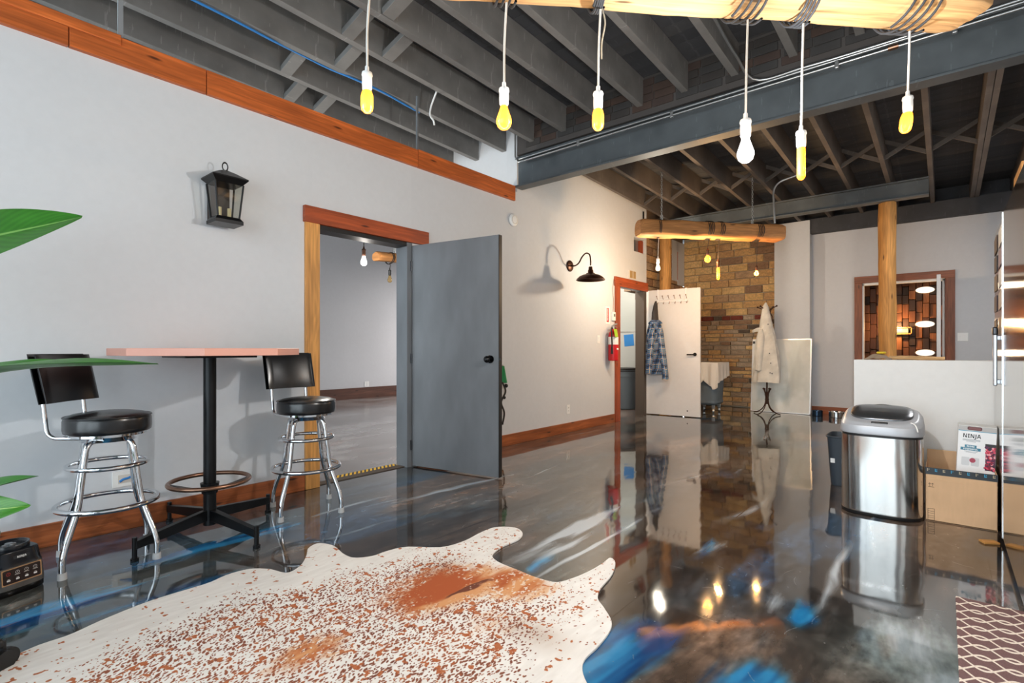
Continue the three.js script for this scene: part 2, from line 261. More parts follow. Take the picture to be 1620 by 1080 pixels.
// wall of wooden blocks in the lit room beyond the back doorway
{
  const w = structGroup('wall_blocks'); const bm = [0x9a6136, 0x74472a, 0xa86f42, 0x56341f, 0x855532, 0x3a2416].map((c) => woodMat(c, 0.55));
  part('backing', span(-1.8, 1.0, 0, 2.9, -11.1, -11.02), M.black, w);
  const gs = [0.15, 0.19, 0.24].map((h) => [0.05, 0.08, 0.11].map((d) => box(0.086, h - 0.006, d, 0, 0, 0, { long: 'y', r: 0.006, seg: 1 })));
  for (let i = 0; i < 17; i++) { let y = rr(0.55, 0.7); const x = -1.5 + i * 0.09; while (y < 2.45) { const hi = Math.floor(rnd() * 3), di = Math.floor(rnd() * 3), h = [0.15, 0.19, 0.24][hi]; const o = part('block', gs[hi][di], bm[Math.floor(rnd() * 6)], w); o.position.set(x, y + h / 2, -11.02 + [0.025, 0.04, 0.055][di]); y += h; } }
  struct('wall_lounge', [span(-1.8, -1.72, 0, 2.9, -11.02, -10.25), span(0.5, 0.58, 0, 2.9, -11.02, -10.25), span(-1.8, 0.58, 2.75, 2.9, -11.02, -10.25)], M.black);
  struct('floor', [span(-1.8, 0.58, -0.1, -0.002, -11.1, -10.4)], M.concrete);
}

// ---------------------------------------------------------------- ceiling: plank deck, joists, bridging (it drops a little towards the back)
{
  const c = structGroup('ceiling'); c.position.y = 3.55; c.rotation.x = -0.028;
  const pg = box(11.5, 0.028, 0.139, 0, 0, 0, { long: 'x' }), mats = [M.ceilB, std(0x4e4f53, 0.82, 0, { map: scuffTex }), std(0x5a5a5c, 0.82, 0, { map: scuffTex }), M.ceilB];
  for (let k = 0; k < 104; k++) { const o = part('plank', pg, mats[(k * 7) % 4], c); o.position.set(-4.3, 0.285 + rr(0, 0.003), 2.4 - k * 0.1415); }
  const jf = box(0.062, 0.27, 7.0, 0, 0, 0, { long: 'z', r: 0.004, seg: 1 }), jb = box(0.05, 0.27, 5.6, 0, 0, 0, { long: 'z', r: 0.004, seg: 1 });
  for (let x = -9.73; x < 1.3; x += 0.44) { const o = part('joist', jf, M.ceilC, c); o.position.set(x + rr(-0.01, 0.01), 0.135, -1.15); }
  for (let x = -3.66; x < 1.3; x += 0.44) { const o = part('joist', jb, M.steelTan, c); o.position.set(x, 0.135, -7.55); }
  part('joist', box(0.045, 0.27, 5.6, 0.352, 0.135, -7.55, { long: 'z' }), M.steelTan, c);
  // flat blocking in the front bays, crossed bridging at the back
  for (const [x, z] of [[-4.67, -2.45], [-4.23, -2.2], [-3.79, -2.45], [-3.35, -2.25], [-2.91, -2.3], [-3.35, -2.62], [-4.67, -2.75]]) part('blocking', box(0.39, 0.05, 0.1, x, 0.07, z, { rz: 0.25, r: 0.003 }), M.ceilC, c);
  for (let x = -3.44; x < 1.2; x += 0.44) for (const s of [1, -1]) part('bridging', box(0.46, 0.045, 0.02, x, 0.135, -7.62 + s * 0.025, { rz: s * 0.5 }), M.steelTan, c);
  // plate and brick infill above the steel beam
  part('mortar', span(-3.9, 1.3, -0.1, 0.28, -4.695, -4.625), std(0x4a4644, 0.9), c);
  const bg = box(0.203, 0.069, 0.09, 0, 0, 0, { r: 0.005, seg: 1 }), bm = [0x57463f, 0x4a4542, 0x4c4a49, 0x5e4a40].map((q) => std(q, 0.85, 0, { map: scuffTex }));
  for (let k = 0; k < 11; k++) for (let r = 0; r < 4; r++) for (let j = 0; j < 2; j++) { const x = -3.79 + 0.44 * k + 0.03 + 0.105 + j * 0.21 + (r % 2) * 0.02 + 0.1; const o = part('brick', bg, bm[Math.floor(rnd() * 4)], c); o.position.set(x, -0.01 + r * 0.074, -4.66); }
}
{ // rafters plate
  struct('trim_6', [span(-3.94, 1.3, 3.27, 3.36, -4.7, -4.66)], M.ceilB);
  struct('trim_7', [span(-1.76, 1.3, 3.045, 3.29, -10.12, -9.97, { r: 0.004 })], M.ceilB);
}
function ibeam(name, label, x0, x1, y0, y1, z, fw) {
  const t = thing(name, label, 'beam');
  part('web', span(x0, x1, y0 + 0.012, y1 - 0.012, z - 0.008, z + 0.008), M.steelPaint, t);
  part('bottom_flange', span(x0 - 0.01, x1, y0, y0 + 0.02, z - fw / 2, z + fw / 2, { r: 0.004 }), M.steelPaint, t);
  part('top_flange', span(x0, x1, y1 - 0.02, y1, z - fw / 2, z + fw / 2, { r: 0.004 }), M.steelPaint, t);
  return t;
}
ibeam('steel_beam', 'long grey steel I-beam crossing the whole room above the hanging bulbs', LX + 0.02, 1.3, 2.935, 3.27, -4.63, 0.14);
ibeam('steel_beam', 'shorter grey steel beam far back, resting on the round log column', -3.9, -0.16, 3.08, 3.315, -8.62, 0.14);
// conduits above the beam
{
  const t = thing('electrical_conduit', 'thin metal conduits with clips running along the big steel beam', 'conduit');
  part('pipe', tube([[-3.74, 3.62, -4.53], [-3.74, 3.2, -4.53], [-3.6, 3.195, -4.53], [1.2, 3.22, -4.53]], 0.011, { sharp: 0.04, n: 60 }), M.zinc, t);
  part('pipe', tube([[-3.7, 3.235, -4.545], [1.2, 3.262, -4.545]], 0.009, { sharp: 0.1, n: 4 }), M.zinc, t);
  part('pipe', tube([[-1.25, 3.44, -3.6], [-1.27, 3.41, -4.3], [-1.2, 3.29, -4.52], [-0.8, 3.275, -4.55], [1.2, 3.29, -4.55]], 0.012, { n: 60 }), M.zinc, t);
  for (const x of [-2.9, -1.9, -0.62, 0.05]) part('clip', box(0.03, 0.06, 0.03, x, 3.21, -4.53, { r: 0.008 }), M.zinc, t);
  part('coupling', cyl(0.02, 0.02, 0.06, -0.28, 3.215, -4.53, 16, 0, 0, Math.PI / 2), M.copperTube, t);
}
single('bent_conduit', 'thin bent metal conduit coming down to the hanging log at the back', 'conduit', tube([[-1.71, 2.735, -7.4], [-1.73, 3.25, -7.4], [-1.36, 3.34, -7.45]], 0.013, { sharp: 0.14, n: 40 }), M.zinc);
single('steel_rod', 'pale upright rod between timber band and joists, nearest the top left', 'rod', span(-3.80, -3.775, 2.945, 3.5, -0.86, -0.885), std(0x9a9da0, 0.5, 0.3));
single('steel_rod', 'thin grey upright rod above the timber band, left of the open grey door', 'rod', span(-3.80, -3.78, 2.945, 3.45, -3.14, -3.155), std(0x7a7d80, 0.5, 0.3));
single('data_cable', 'bright blue cable running along a ceiling joist above the left wall', 'cable', tube([[-3.995, 3.515, -0.6], [-3.99, 3.502, -1.2], [-3.995, 3.492, -1.6], [-4.02, 3.488, -1.9], [-4.07, 3.51, -2.15], [-4.06, 3.495, -2.4], [-4.0, 3.468, -2.6], [-3.99, 3.462, -2.9], [-4.01, 3.45, -3.2], [-4.06, 3.47, -3.4]], 0.009, { n: 60 }), M.blue);
single('twine_string', 'short twine string hanging beside the third bulb cord', 'string', tube([[-1.06, 2.46, -1.83], [-1.05, 2.4, -1.84], [-1.062, 2.32, -1.835], [-1.06, 2.25, -1.83]], 0.003, { n: 20, k: 5 }), std(0xb9ad98, 0.9));
single('loose_cable', 'short white cable end dangling from a joist beside the orange bulbs', 'cable', tube([[-3.6, 3.53, -3.25], [-3.66, 3.45, -3.25], [-3.73, 3.36, -3.26], [-3.72, 3.28, -3.25], [-3.7, 3.24, -3.27], [-3.7, 3.2, -3.28]], 0.009, { n: 20 }), M.white);

// ---------------------------------------------------------------- masonry at the far corner
{
  const w = structGroup('wall_brick');
  part('mortar', span(-4.05, -2.28, 0, 3.35, -10.4, -10.28), std(0xb5a893, 0.95), w);
  const brickTex = dataTex(256, 256, (u, v) => { const a = fbm(u * 8, v * 20, 4, 301, 8, 20), b = fbm(u * 30, v * 30, 3, 311, 30, 30); const k = 196 + 60 * a + 60 * (b - 0.5); return [k, k * 0.98, k * 0.95]; }, 0.5, 0.5);
  const bmat = [0xf2cd92, 0xe3b880, 0xdab07e, 0xc9a884, 0xb9a48c, 0xc6b29c, 0xedc486, 0x8a4334, 0x6a5d52, 0xa58468].map((c) => std(c, 0.9, 0, { map: brickTex, bumpMap: brickTex, bumpScale: 0.004 }));
  let y = 0.01, row = 0;
  while (y < 3.2) {
    const big = y > 1.72, h = big ? rr(0.125, 0.145) : rr(0.066, 0.095); let x = -4.06 - (row % 2) * rr(0.05, 0.15);
    const special = y > 1.62 && y < 1.72;
    while (x < -2.3) {
      const wd = big ? rr(0.28, 0.42) : special ? rr(0.14, 0.24) : rr(0.16, 0.36), x1 = Math.min(x + wd, -2.29), x0 = Math.max(x, -4.05);
      if (x1 - x0 > 0.03) { let m = big ? [0, 1, 2, 6, 0, 6, 3, 1, 9][Math.floor(rnd() * 9)] : special ? [7, 8, 5, 4, 7][Math.floor(rnd() * 5)] : [1, 2, 3, 4, 5, 3, 4, 9, 8, 0][Math.floor(rnd() * 10)]; const d = rr(0.035, 0.055); part('brick', box(x1 - x0 - 0.012, h - 0.012, d, (x0 + x1) / 2, y + h / 2, -10.28 + d / 2 - 0.01, { r: 0.008, seg: 1 }), bmat[m], w); }
      x += wd;
    }
    y += h; row++;
  }
  // side return, mostly hidden by the white door
  const s = structGroup('wall_return');
  part('mortar', [span(-4.2, -4.08, 0, 4, -10.28, -8.78), span(-4.2, -4.08, 2.07, 4, -8.78, -8.0)], std(0x7a6552, 0.95), s);
  for (let r = 0; r < 8; r++) for (let k = 0; k < 7; k++) { const z = -10.2 + k * 0.31 + (r % 2) * 0.14; if (z > -8.2) continue; part('brick', box(0.06, 0.128, 0.29, -4.065, 2.0 + r * 0.14, z, { long: 'z', r: 0.008, seg: 1 }), bmat[[2, 3, 4, 9, 3, 1][Math.floor(rnd() * 6)]], s); }
  part('plaster', [span(-4.04, -4.025, 2.35, 3.2, -10.22, -9.9), span(-4.04, -4.025, 2.42, 3.2, -9.86, -9.62), span(-4.04, -4.025, 3.0, 3.2, -9.92, -9.84)], M.wall, s);
  part('timber_strip', span(-4.04, -4.028, 2.45, 3.0, -9.91, -9.85), M.trim, s);
}
function logRings(a, b, n, k, rad, fn) {
  const A = V(...a), B = V(...b), d = B.clone().sub(A).normalize(), up = Math.abs(d.y) > 0.9 ? V(1, 0, 0) : V(0, 1, 0), s = d.clone().cross(up).normalize(), t = s.clone().cross(d).normalize(), rings = [];
  for (let i = 0; i <= n; i++) { const r = [], c = A.clone().lerp(B, i / n); for (let j = 0; j < k; j++) { const an = -j / k * Math.PI * 2, R = rad * fn(i / n, an); r.push(c.clone().addScaledVector(s, Math.cos(an) * R).addScaledVector(t, Math.sin(an) * R)); } rings.push(r); }
  return rings;
}
const rough = (sd, amt = 0.16) => (u, a) => 1 + amt * (fbm(Math.cos(a) * 1.4 + 5, u * 7 + Math.sin(a) * 1.4 + 5, 3, sd) - 0.5) * 2;
{
  const mk = (lbl, x, z, y1, r, sd) => single('log_column', lbl, 'column', loft(logRings([x, 0, z], [x, y1, z], 30, 20, r, rough(sd, 0.12))), M.column);
  mk('round peeled log column standing behind the white half wall', -0.605, -8.72, 3.08, 0.1, 5);
  mk('round log column behind the white door with coat hooks', -3.8, -8.78, 3.1, 0.1, 15);
}
// odd bits high on the wall over the second doorway
{
  const t = thing('wall_cavity_box', 'small square opening with dark box and wooden side, high above second doorway', 'opening', [LX, 2.76, -7.74]);
  part('box_back', span(-0.14, -0.13, -0.11, 0.11, -0.18, 0.18), M.black, t);
  part('timber', span(-0.13, -0.02, -0.1, 0.1, -0.18, -0.1), M.lintel, t);
  part('duct', span(-0.13, -0.06, -0.1, 0.1, -0.08, 0.02), M.zinc, t);
  const b = thing('wall_vent', 'small beige double vent just above the second doorway', 'vent', [LX, 2.26, -7.48]);
  part('frame', box(0.015, 0.13, 0.24, 0.008, 0, 0, { r: 0.003 }), M.cloth, b); for (const z of [-0.055, 0.055]) part('grille', box(0.006, 0.11, 0.085, 0.017, 0, z), std(0xa98c5d, 0.7), b);
  single('wall_pipe', 'short dark pipe with yellow band at the wall corner beside the hanging log', 'pipe', tube([[-3.77, 2.95, -7.85], [-3.77, 3.33, -7.85]], 0.012, { sharp: 0.1, n: 2 }), M.blackMetal);
}

// ---------------------------------------------------------------- doors
{ // grey door, wide open
  const a = V(-3.775, 0, -3.075), b = V(-2.853, 0, -3.239), L = a.distanceTo(b), ry = -Math.atan2(b.z - a.z, b.x - a.x);
  const d = structGroup('door_1'); d.position.set(a.x, 0, a.z); d.rotation.y = ry;
  part('door_leaf', span(0, L, 0.012, 2.04, -0.045, 0, { r: 0.003, long: 'y' }), M.doorGrey, d);
  part('edge_strip', span(L - 0.002, L + 0.004, 0.012, 2.04, -0.046, 0.001), M.black, d);
  const k = part('door_knob', [cyl(0.033, 0.033, 0.012, L - 0.08, 1.0, 0.006, 24, Math.PI / 2), cyl(0.012, 0.014, 0.04, L - 0.08, 1.0, 0.03, 16, Math.PI / 2), sph(0.029, L - 0.08, 1.0, 0.06, 1, 1, 0.75)], std(0x2a2a2c, 0.15, 0.9), d);
  part('keyhole', cyl(0.011, 0.011, 0.004, L - 0.08, 1.0, 0.083, 16, Math.PI / 2), M.chrome, k);
  part('latch', box(0.012, 0.02, 0.02, L + 0.006, 1.0, -0.022), M.chrome, d);
  for (const y of [0.2, 1.0, 1.85]) part('hinge', cyl(0.01, 0.01, 0.09, -0.006, y, 0.004, 10), M.darkSteel, d);
}
{ // white door with hooks
  const d = structGroup('door_2'); d.position.set(-3.86, 0, -8.1); d.rotation.y = 0.075;
  part('door_leaf', span(0, 0.9, 0.012, 2.065, -0.04, 0, { r: 0.003 }), M.whiteDoor, d);
  const h = part('door_handle', [cyl(0.028, 0.028, 0.01, 0.82, 1.005, 0.006, 24, Math.PI / 2), cyl(0.01, 0.01, 0.04, 0.82, 1.005, 0.025, 12, Math.PI / 2), box(0.125, 0.02, 0.014, 0.765, 1.002, 0.045, { r: 0.006 })], std(0x241d19, 0.4, 0.6), d);
  for (const y of [0.25, 1.75]) part('hinge', box(0.02, 0.09, 0.012, 0.0, y, 0.008, { r: 0.003 }), M.white, d);
  part('door_hole', cyl(0.01, 0.01, 0.003, 0.7, 0.1, 0.002, 12, Math.PI / 2), M.black, d);
}
{
  const t = thing('coat_hook_rack', 'white over-door rack with two rows of brass-tipped hooks on the white door', 'hook rack', [-3.86, 0, -8.1], 0.075);
  for (const y of [1.86, 1.905]) part('rail', box(0.53, 0.01, 0.012, 0.46, y, 0.008, { r: 0.003 }), M.white, t);
  for (const x of [0.22, 0.68]) part('strap', [box(0.02, 0.2, 0.006, x, 1.968, 0.004), box(0.02, 0.006, 0.052, x, 2.069, -0.018)], M.white, t);
  for (let k = 0; k < 6; k++) { const x = 0.22 + k * 0.095; part('hook', [tube([[x, 1.905, 0.012], [x, 1.925, 0.04], [x - 0.006, 1.955, 0.05]], 0.004, { n: 8, k: 6 }), sph(0.009, x - 0.006, 1.957, 0.05)], M.copperTube, t); part('hook', [tube([[x + 0.01, 1.86, 0.012], [x + 0.01, 1.845, 0.04], [x + 0.01, 1.835, 0.045]], 0.004, { n: 8, k: 6 }), sph(0.008, x + 0.01, 1.833, 0.045)], M.copperTube, t); }
}

// ---------------------------------------------------------------- hanging logs with bulbs
function hangingLog(label, a, b, r, mat, sd, chainsAt, flatten, square) {
  const t = thing('hanging_log', label, 'log');
  const f = rough(sd, 0.14);
  part('log', loft(logRings(a, b, 48, 26, r, (u, an) => { let k = f(u, an); const s = Math.sin(an); if (flatten && s < -0.55) k *= 0.55 / Math.max(0.55, -s) * 0.95 + 0.04 * (fbm(u * 30, an * 4, 2, sd + 3)); const q4 = square ? Math.pow(Math.pow(Math.abs(Math.cos(an)), 5) + Math.pow(Math.abs(s), 5), -0.2) : 1; k *= q4 * (1 + 0.05 * (fbm(u * 40, an * 3, 3, sd + 9) - 0.5)); const e = Math.min(u, 1 - u); return k * (e < 0.02 ? 0.86 + 0.14 * e / 0.02 : 1); })), mat, t);
  for (const [u, top] of chainsAt) {
    const p = V(...a).lerp(V(...b), u), g = [], y0 = p.y + r * 0.95; let y = y0, k = 0;
    while (y < top) { const l = flat(new THREE.TorusGeometry(0.013, 0.0035, 6, 12)); l.scale(0.75, 1.35, 1); g.push(place(l, p.x, y + 0.015, p.z, 0, (k++ % 2) * Math.PI / 2 + 0.7, 0)); y += 0.0285; }
    part('chain', g, M.zinc, t);
    const q = flat(new THREE.TorusGeometry(0.022, 0.005, 8, 16)); q.scale(0.7, 1.7, 1); part('carabiner', place(q, p.x, y0 + 0.05, p.z, 0, 0.5, 0), M.zinc, t);
  }
  return t;
}
const A1 = [-1.86, 2.565, -0.99], B1 = [0.085, 2.575, -3.02], A2 = [-3.009, 2.63, -6.10], B2 = [-1.683, 2.632, -7.64];
const log1 = hangingLog('large pale peeled log hanging close overhead, bulbs wired around it', A1, B1, 0.118, M.paleLog, 33, [[0.2, 3.5], [0.8, 3.46]], true);
const log2 = hangingLog('squared brown log hanging from chains over the far end of the room', A2, B2, 0.104, M.log, 43, [[0.16, 3.36], [0.79, 3.34]], false, true);

function glassProfile(kind) {
  if (kind === 'classic') return [[0.0, -0.1], [0.014, -0.098], [0.025, -0.088], [0.0305, -0.072], [0.0295, -0.058], [0.022, -0.036], [0.016, -0.018], [0.0135, 0], [0.0, 0.001]];
  if (kind === 'capsule') return [[0.0, -0.092], [0.012, -0.09], [0.0205, -0.08], [0.0235, -0.066], [0.0235, -0.03], [0.019, -0.012], [0.0135, 0], [0.0, 0.001]];
  if (kind === 'tube') return [[0.0, -0.142], [0.009, -0.14], [0.0155, -0.13], [0.0165, -0.12], [0.0165, -0.014], [0.0135, 0], [0, 0.001]];
  if (kind === 'globe') return [[0.0, -0.1], [0.018, -0.097], [0.033, -0.084], [0.04, -0.062], [0.036, -0.04], [0.024, -0.022], [0.0145, -0.008], [0.0135, 0], [0, 0.001]];
}
const glow = (r, g, b, k) => new THREE.MeshStandardMaterial({ color: 0x000000, emissive: new THREE.Color().setRGB(r, g, b), emissiveIntensity: k, roughness: 0.4 });
const amberGlass = new THREE.MeshStandardMaterial({ color: new THREE.Color().setRGB(0.5, 0.22, 0.03), emissive: new THREE.Color().setRGB(1, 0.42, 0.05), emissiveIntensity: 1.1, roughness: 0.15 });
const BM = { amber: glow(1, 0.5, 0.075, 1.35), orange: glow(1, 0.36, 0.04, 1.25), white: glow(1, 0.97, 0.93, 5), warm: glow(1, 0.8, 0.45, 3), dim: glow(1, 0.5, 0.1, 0.7), off: new THREE.MeshPhysicalMaterial({ color: 0xe8d3a8, roughness: 0.05, transmission: 0.9, thickness: 0 }) };
const coreMat = glow(1, 0.66, 0.23, 2.6), coreOrange = glow(1, 0.45, 0.09, 2.4);
const tint = (r, g, b, k) => new THREE.MeshPhysicalMaterial({ color: new THREE.Color().setRGB(r, g, b), transmission: 0.75, thickness: 0, roughness: 0.1, emissive: new THREE.Color().setRGB(1, 0.3, 0.025), emissiveIntensity: k });
BM.amber = tint(1, 0.5, 0.12, 0.75); BM.orange = tint(1, 0.36, 0.06, 0.85); BM.dim = tint(1, 0.7, 0.3, 0.3);
function pendant(name, label, group, log, u, bulbY, o) {
  // log: [a, b, radius]; u: place along the log; bulbY: height of the middle of the bulb
  const A = V(...log[0]), B = V(...log[1]), p = A.clone().lerp(B, u), d = B.clone().sub(A).normalize(), s = V(-d.z, 0, d.x).normalize(), sc = o.scale ?? 1, R = log[2] * 1.06;
  const side = o.side ?? 0, bx = p.x + s.x * side, bz = p.z + s.z * side, prof = glassProfile(o.kind), len = -prof[0][1] * sc, topG = bulbY + len / 2;
  const t = thing(name, label, 'pendant lamp', [bx, topG, bz], 0, group);
  const L = (v) => [v.x - bx, v.y - topG, v.z - bz];
  // wraps round the log
  const turns = o.turns ?? 4, pts = [];
  for (let k = 0; k <= turns * 18; k++) { const an = k / 18 * Math.PI * 2, off = (o.lean ?? 0.02) * (k / 18 - turns / 2) + 0.012 * Math.sin(k * 0.37 + u * 20); pts.push((log[3] ? (v) => [v.x, v.y, v.z] : L)(p.clone().addScaledVector(d, off).addScaledVector(s, Math.sin(an) * (R + 0.002 * (k % 3))).add(V(0, -Math.cos(an) * (R * (Math.cos(an) > 0.5 ? 0.9 : 1)), 0)))); }
  part('cord_wrap', tube(pts, 0.0055, { n: turns * 36, k: 5 }), o.wrap ?? M.cordGrey, log[3] ?? t);
  part('cord', tube([L(p.clone().addScaledVector(d, 0.01).add(V(s.x * side, -R * 0.98, s.z * side))), [0.004, (p.y - R - topG) * 0.6, 0.002], [0.001, 0.1 * sc, 0], [0, 0.055 * sc, 0]], 0.0045 * (o.cordScale ?? 1), { n: 24, k: 6 }), o.cord, t);
  const k = part('socket', lathe([[0.0135, -0.006], [0.0175, 0.0], [0.019, 0.02], [0.0185, 0.045], [0.021, 0.052], [0.019, 0.062], [0.008, 0.068], [0.0075, 0.085], [0.0045, 0.088]].map(([a, b]) => [a * sc, b * sc]), 20), o.socket, t);
  const g = lathe(prof.map(([a, b]) => [a * sc, b * sc]), 24); const b = part('bulb', g, BM[o.mat], t);
  if (['amber', 'orange', 'dim'].includes(o.mat)) part('filament', lathe(prof.map(([a, c]) => [a * sc * (o.mat === 'dim' ? 0.3 : 0.55), (c * 0.82 - 0.006) * sc]), 16), o.mat === 'orange' ? coreOrange : coreMat, b);
  if (o.tilt) b.rotation.z = o.tilt;
  if (o.light) { const l = new THREE.PointLight(new THREE.Color().setRGB(...o.color), o.light, 0, 2); l.position.set(0, -len * 0.6, 0); l.castShadow = true; l.shadow.radius = 1.4; t.add(l); }
}
const L1 = [A1, B1, 0.118, log1], L2 = [A2, B2, 0.118, log2], warm = [1, 0.76, 0.5], warmO = [1, 0.58, 0.24], warmW = [1, 0.88, 0.7], coolW = [0.96, 0.98, 1];
const F1 = 'bulbs hanging from the pale log', F2 = 'bulbs hanging from the brown log';
// u along log 1 for the six cords, from their places across the room
const near = { cord: M.cordWhite, socket: M.white, cordScale: 1 };
pendant('pendant_bulb', 'capsule-shaped amber bulb at the far left of the pale log, on white cord', F1, L1, 0.085, 2.03, { ...near, kind: 'capsule', mat: 'amber', light: 0.7, color: warm });
pendant('pendant_bulb', 'pear-shaped amber bulb, second from the left, with orange glow', F1, L1, 0.272, 1.995, { ...near, kind: 'classic', mat: 'amber', light: 0.7, color: warm });
pendant('pendant_bulb', 'capsule-shaped amber bulb in front of the steel beam, third from the left', F1, L1, 0.407, 2.005, { ...near, kind: 'capsule', mat: 'amber', light: 0.7, color: warm, turns: 5, lean: 0.012 });
pendant('pendant_bulb', 'brilliant white bulb, brightest of the bulbs on the pale log', F1, L1, 0.63, 1.91, { ...near, kind: 'classic', scale: 1.1, mat: 'white', light: 6.5, color: coolW, lean: 0.03 });
pendant('pendant_bulb', 'long thin tube-shaped orange bulb right of the brilliant white bulb', F1, L1, 0.718, 1.863, { ...near, kind: 'tube', mat: 'orange', light: 1.2, color: warm, lean: 0.02 });
pendant('pendant_bulb', 'tilted capsule-shaped amber bulb nearest the right end of the pale log', F1, L1, 0.893, 2.06, { ...near, kind: 'capsule', mat: 'amber', light: 0.7, color: warm, tilt: -0.12, lean: 0.035 });
const far = { cord: M.cordDark, socket: M.bronze, cordScale: 0.8, wrap: M.cordDark };
pendant('pendant_bulb', 'bright warm bulb at the left of the brown log, before the log column', F2, L2, 0.135, 2.14, { ...far, kind: 'classic', mat: 'warm', light: 3.6, color: warmW, turns: 2, socket: M.white, cord: M.cordWhite });
pendant('pendant_bulb', 'round globe amber bulb hanging highest under the brown log', F2, L2, 0.475, 2.27, { ...far, kind: 'globe', mat: 'amber', light: 2.2, color: warmO });
pendant('pendant_bulb', 'slim tube amber bulb glowing before the brick wall, under the brown log', F2, L2, 0.548, 2.08, { ...far, kind: 'tube', scale: 1.2, mat: 'amber', light: 2.2, color: warmO, turns: 3 });
pendant('pendant_bulb', 'dimmer small bulb at the right end of the brown log', F2, L2, 0.82, 2.1, { ...far, kind: 'globe', scale: 0.75, mat: 'dim', light: 1.4, color: warmO });

// ---------------------------------------------------------------- wall fittings
{ // lantern
  const t = thing('wall_lantern', 'black wall lantern with tapered glass sides on the left wall', 'lantern', [-3.655, 1.905, -1.41]);
  const frust = (w0, d0, w1, d1, y0, y1) => { w0 *= 0.82; w1 *= 0.82; d0 *= 0.82; d1 *= 0.82; const s = (w, d, y) => [V(w, y, d), V(-w, y, d), V(-w, y, -d), V(w, y, -d)]; const g = loft([s(w0, d0, y0), s(w1, d1, y1)]); g.computeVertexNormals(); return g; };
  part('base', [frust(0.094, 0.105, 0.094, 0.105, 0, 0.022), frust(0.094, 0.105, 0.075, 0.085, 0.022, 0.045)], M.blackMetal, t);
  const roof = part('roof', [frust(0.085, 0.1, 0.12, 0.135, 0.262, 0.295), frust(0.12, 0.135, 0.12, 0.135, 0.295, 0.303), frust(0.12, 0.135, 0.055, 0.065, 0.303, 0.34), frust(0.055, 0.065, 0.015, 0.015, 0.34, 0.36)], M.blackMetal, t);
  const q = flat(new THREE.TorusGeometry(0.02, 0.004, 8, 20)); q.scale(0.85, 1.35, 1); part('hanging_ring', place(q, 0, 0.385, 0, 0, Math.PI / 2, 0), M.blackMetal, roof);
  for (const sx of [-1, 1]) for (const sz of [-1, 1]) part('corner_bar', tube([[sx * 0.058, 0.04, sz * 0.066], [sx * 0.075, 0.265, sz * 0.086]], 0.006, { sharp: 0.1, n: 2, k: 6 }), M.blackMetal, t);
  const gm = new THREE.MeshPhysicalMaterial({ color: 0xf1f4f0, roughness: 0.02, transmission: 1, thickness: 0, ior: 1.5 });
  const pane = (a, b, c, d) => { const g = new THREE.BufferGeometry(); g.setAttribute('position', new THREE.Float32BufferAttribute([...a, ...b, ...c, ...a, ...c, ...d], 3)); g.setAttribute('uv', new THREE.Float32BufferAttribute([0, 0, 1, 0, 1, 1, 0, 0, 1, 1, 0, 1], 2)); g.computeVertexNormals(); return g; };
  const c = (sx, sz, y) => (y ? [sx * 0.073, 0.264, sz * 0.085] : [sx * 0.057, 0.042, sz * 0.065]);
  for (const [a, b] of [[[1, -1], [1, 1]], [[1, 1], [-1, 1]], [[-1, -1], [1, -1]]]) part('pane', pane(c(...a, 0), c(...b, 0), c(...b, 1), c(...a, 1)), gm, t);
  part('back_plate', span(-0.135, -0.08, 0.03, 0.28, -0.06, 0.06), std(0x2e2019, 0.5), t);
  for (const z of [0.03, -0.03]) part('candle_tube', cyl(0.012, 0.012, 0.07, -0.01, 0.08, z, 14), std(0xc9b68d, 0.6), t);
}
{ // gooseneck barn lamp
  const t = thing('barn_wall_lamp', 'bronze gooseneck barn lamp with wide dome shade on the left wall', 'wall lamp', [LX, 2.18, -5.71]);
  part('wall_plate', place(lathe([[0, 0], [0.072, 0], [0.075, 0.008], [0.066, 0.02], [0.03, 0.026], [0, 0.03]], 28), 0, 0, 0, 0, 0, -Math.PI / 2), M.bronze, t);
  part('arm', tube([[0.02, 0, 0], [0.1, -0.005, 0.012], [0.16, 0.02, 0.025], [0.22, 0.09, 0.04], [0.29, 0.125, 0.06], [0.35, 0.1, 0.075], [0.37, 0.02, 0.08], [0.37, -0.04, 0.08]], 0.0095, { n: 50 }), M.bronze, t);
  const s = place(lathe([[0.02, 0.17], [0.024, 0.165], [0.026, 0.13], [0.034, 0.125], [0.036, 0.09], [0.055, 0.085], [0.06, 0.075], [0.1, 0.066], [0.14, 0.048], [0.17, 0.02], [0.182, 0.0], [0.178, -0.002], [0.164, 0.016], [0.136, 0.04], [0.1, 0.055], [0.05, 0.062], [0, 0.064]], 40), 0.37, -0.225, 0.08);
  part('shade', s, M.bronze, t);
}
{
  const t = thing('smoke_detector', 'round white alarm high on the left wall, right of the grey door', 'smoke alarm', [LX, 2.56, -4.545]);
  const k = part('housing', place(lathe([[0, 0], [0.072, 0], [0.072, 0.014], [0.062, 0.026], [0.035, 0.032], [0, 0.033]], 32), 0, 0, 0, 0, 0, -Math.PI / 2), M.white, t);
  part('ring', torus(0.045, 0.004, 0.03, 0, 0, 0, Math.PI / 2, 0), M.cloth, k);
}
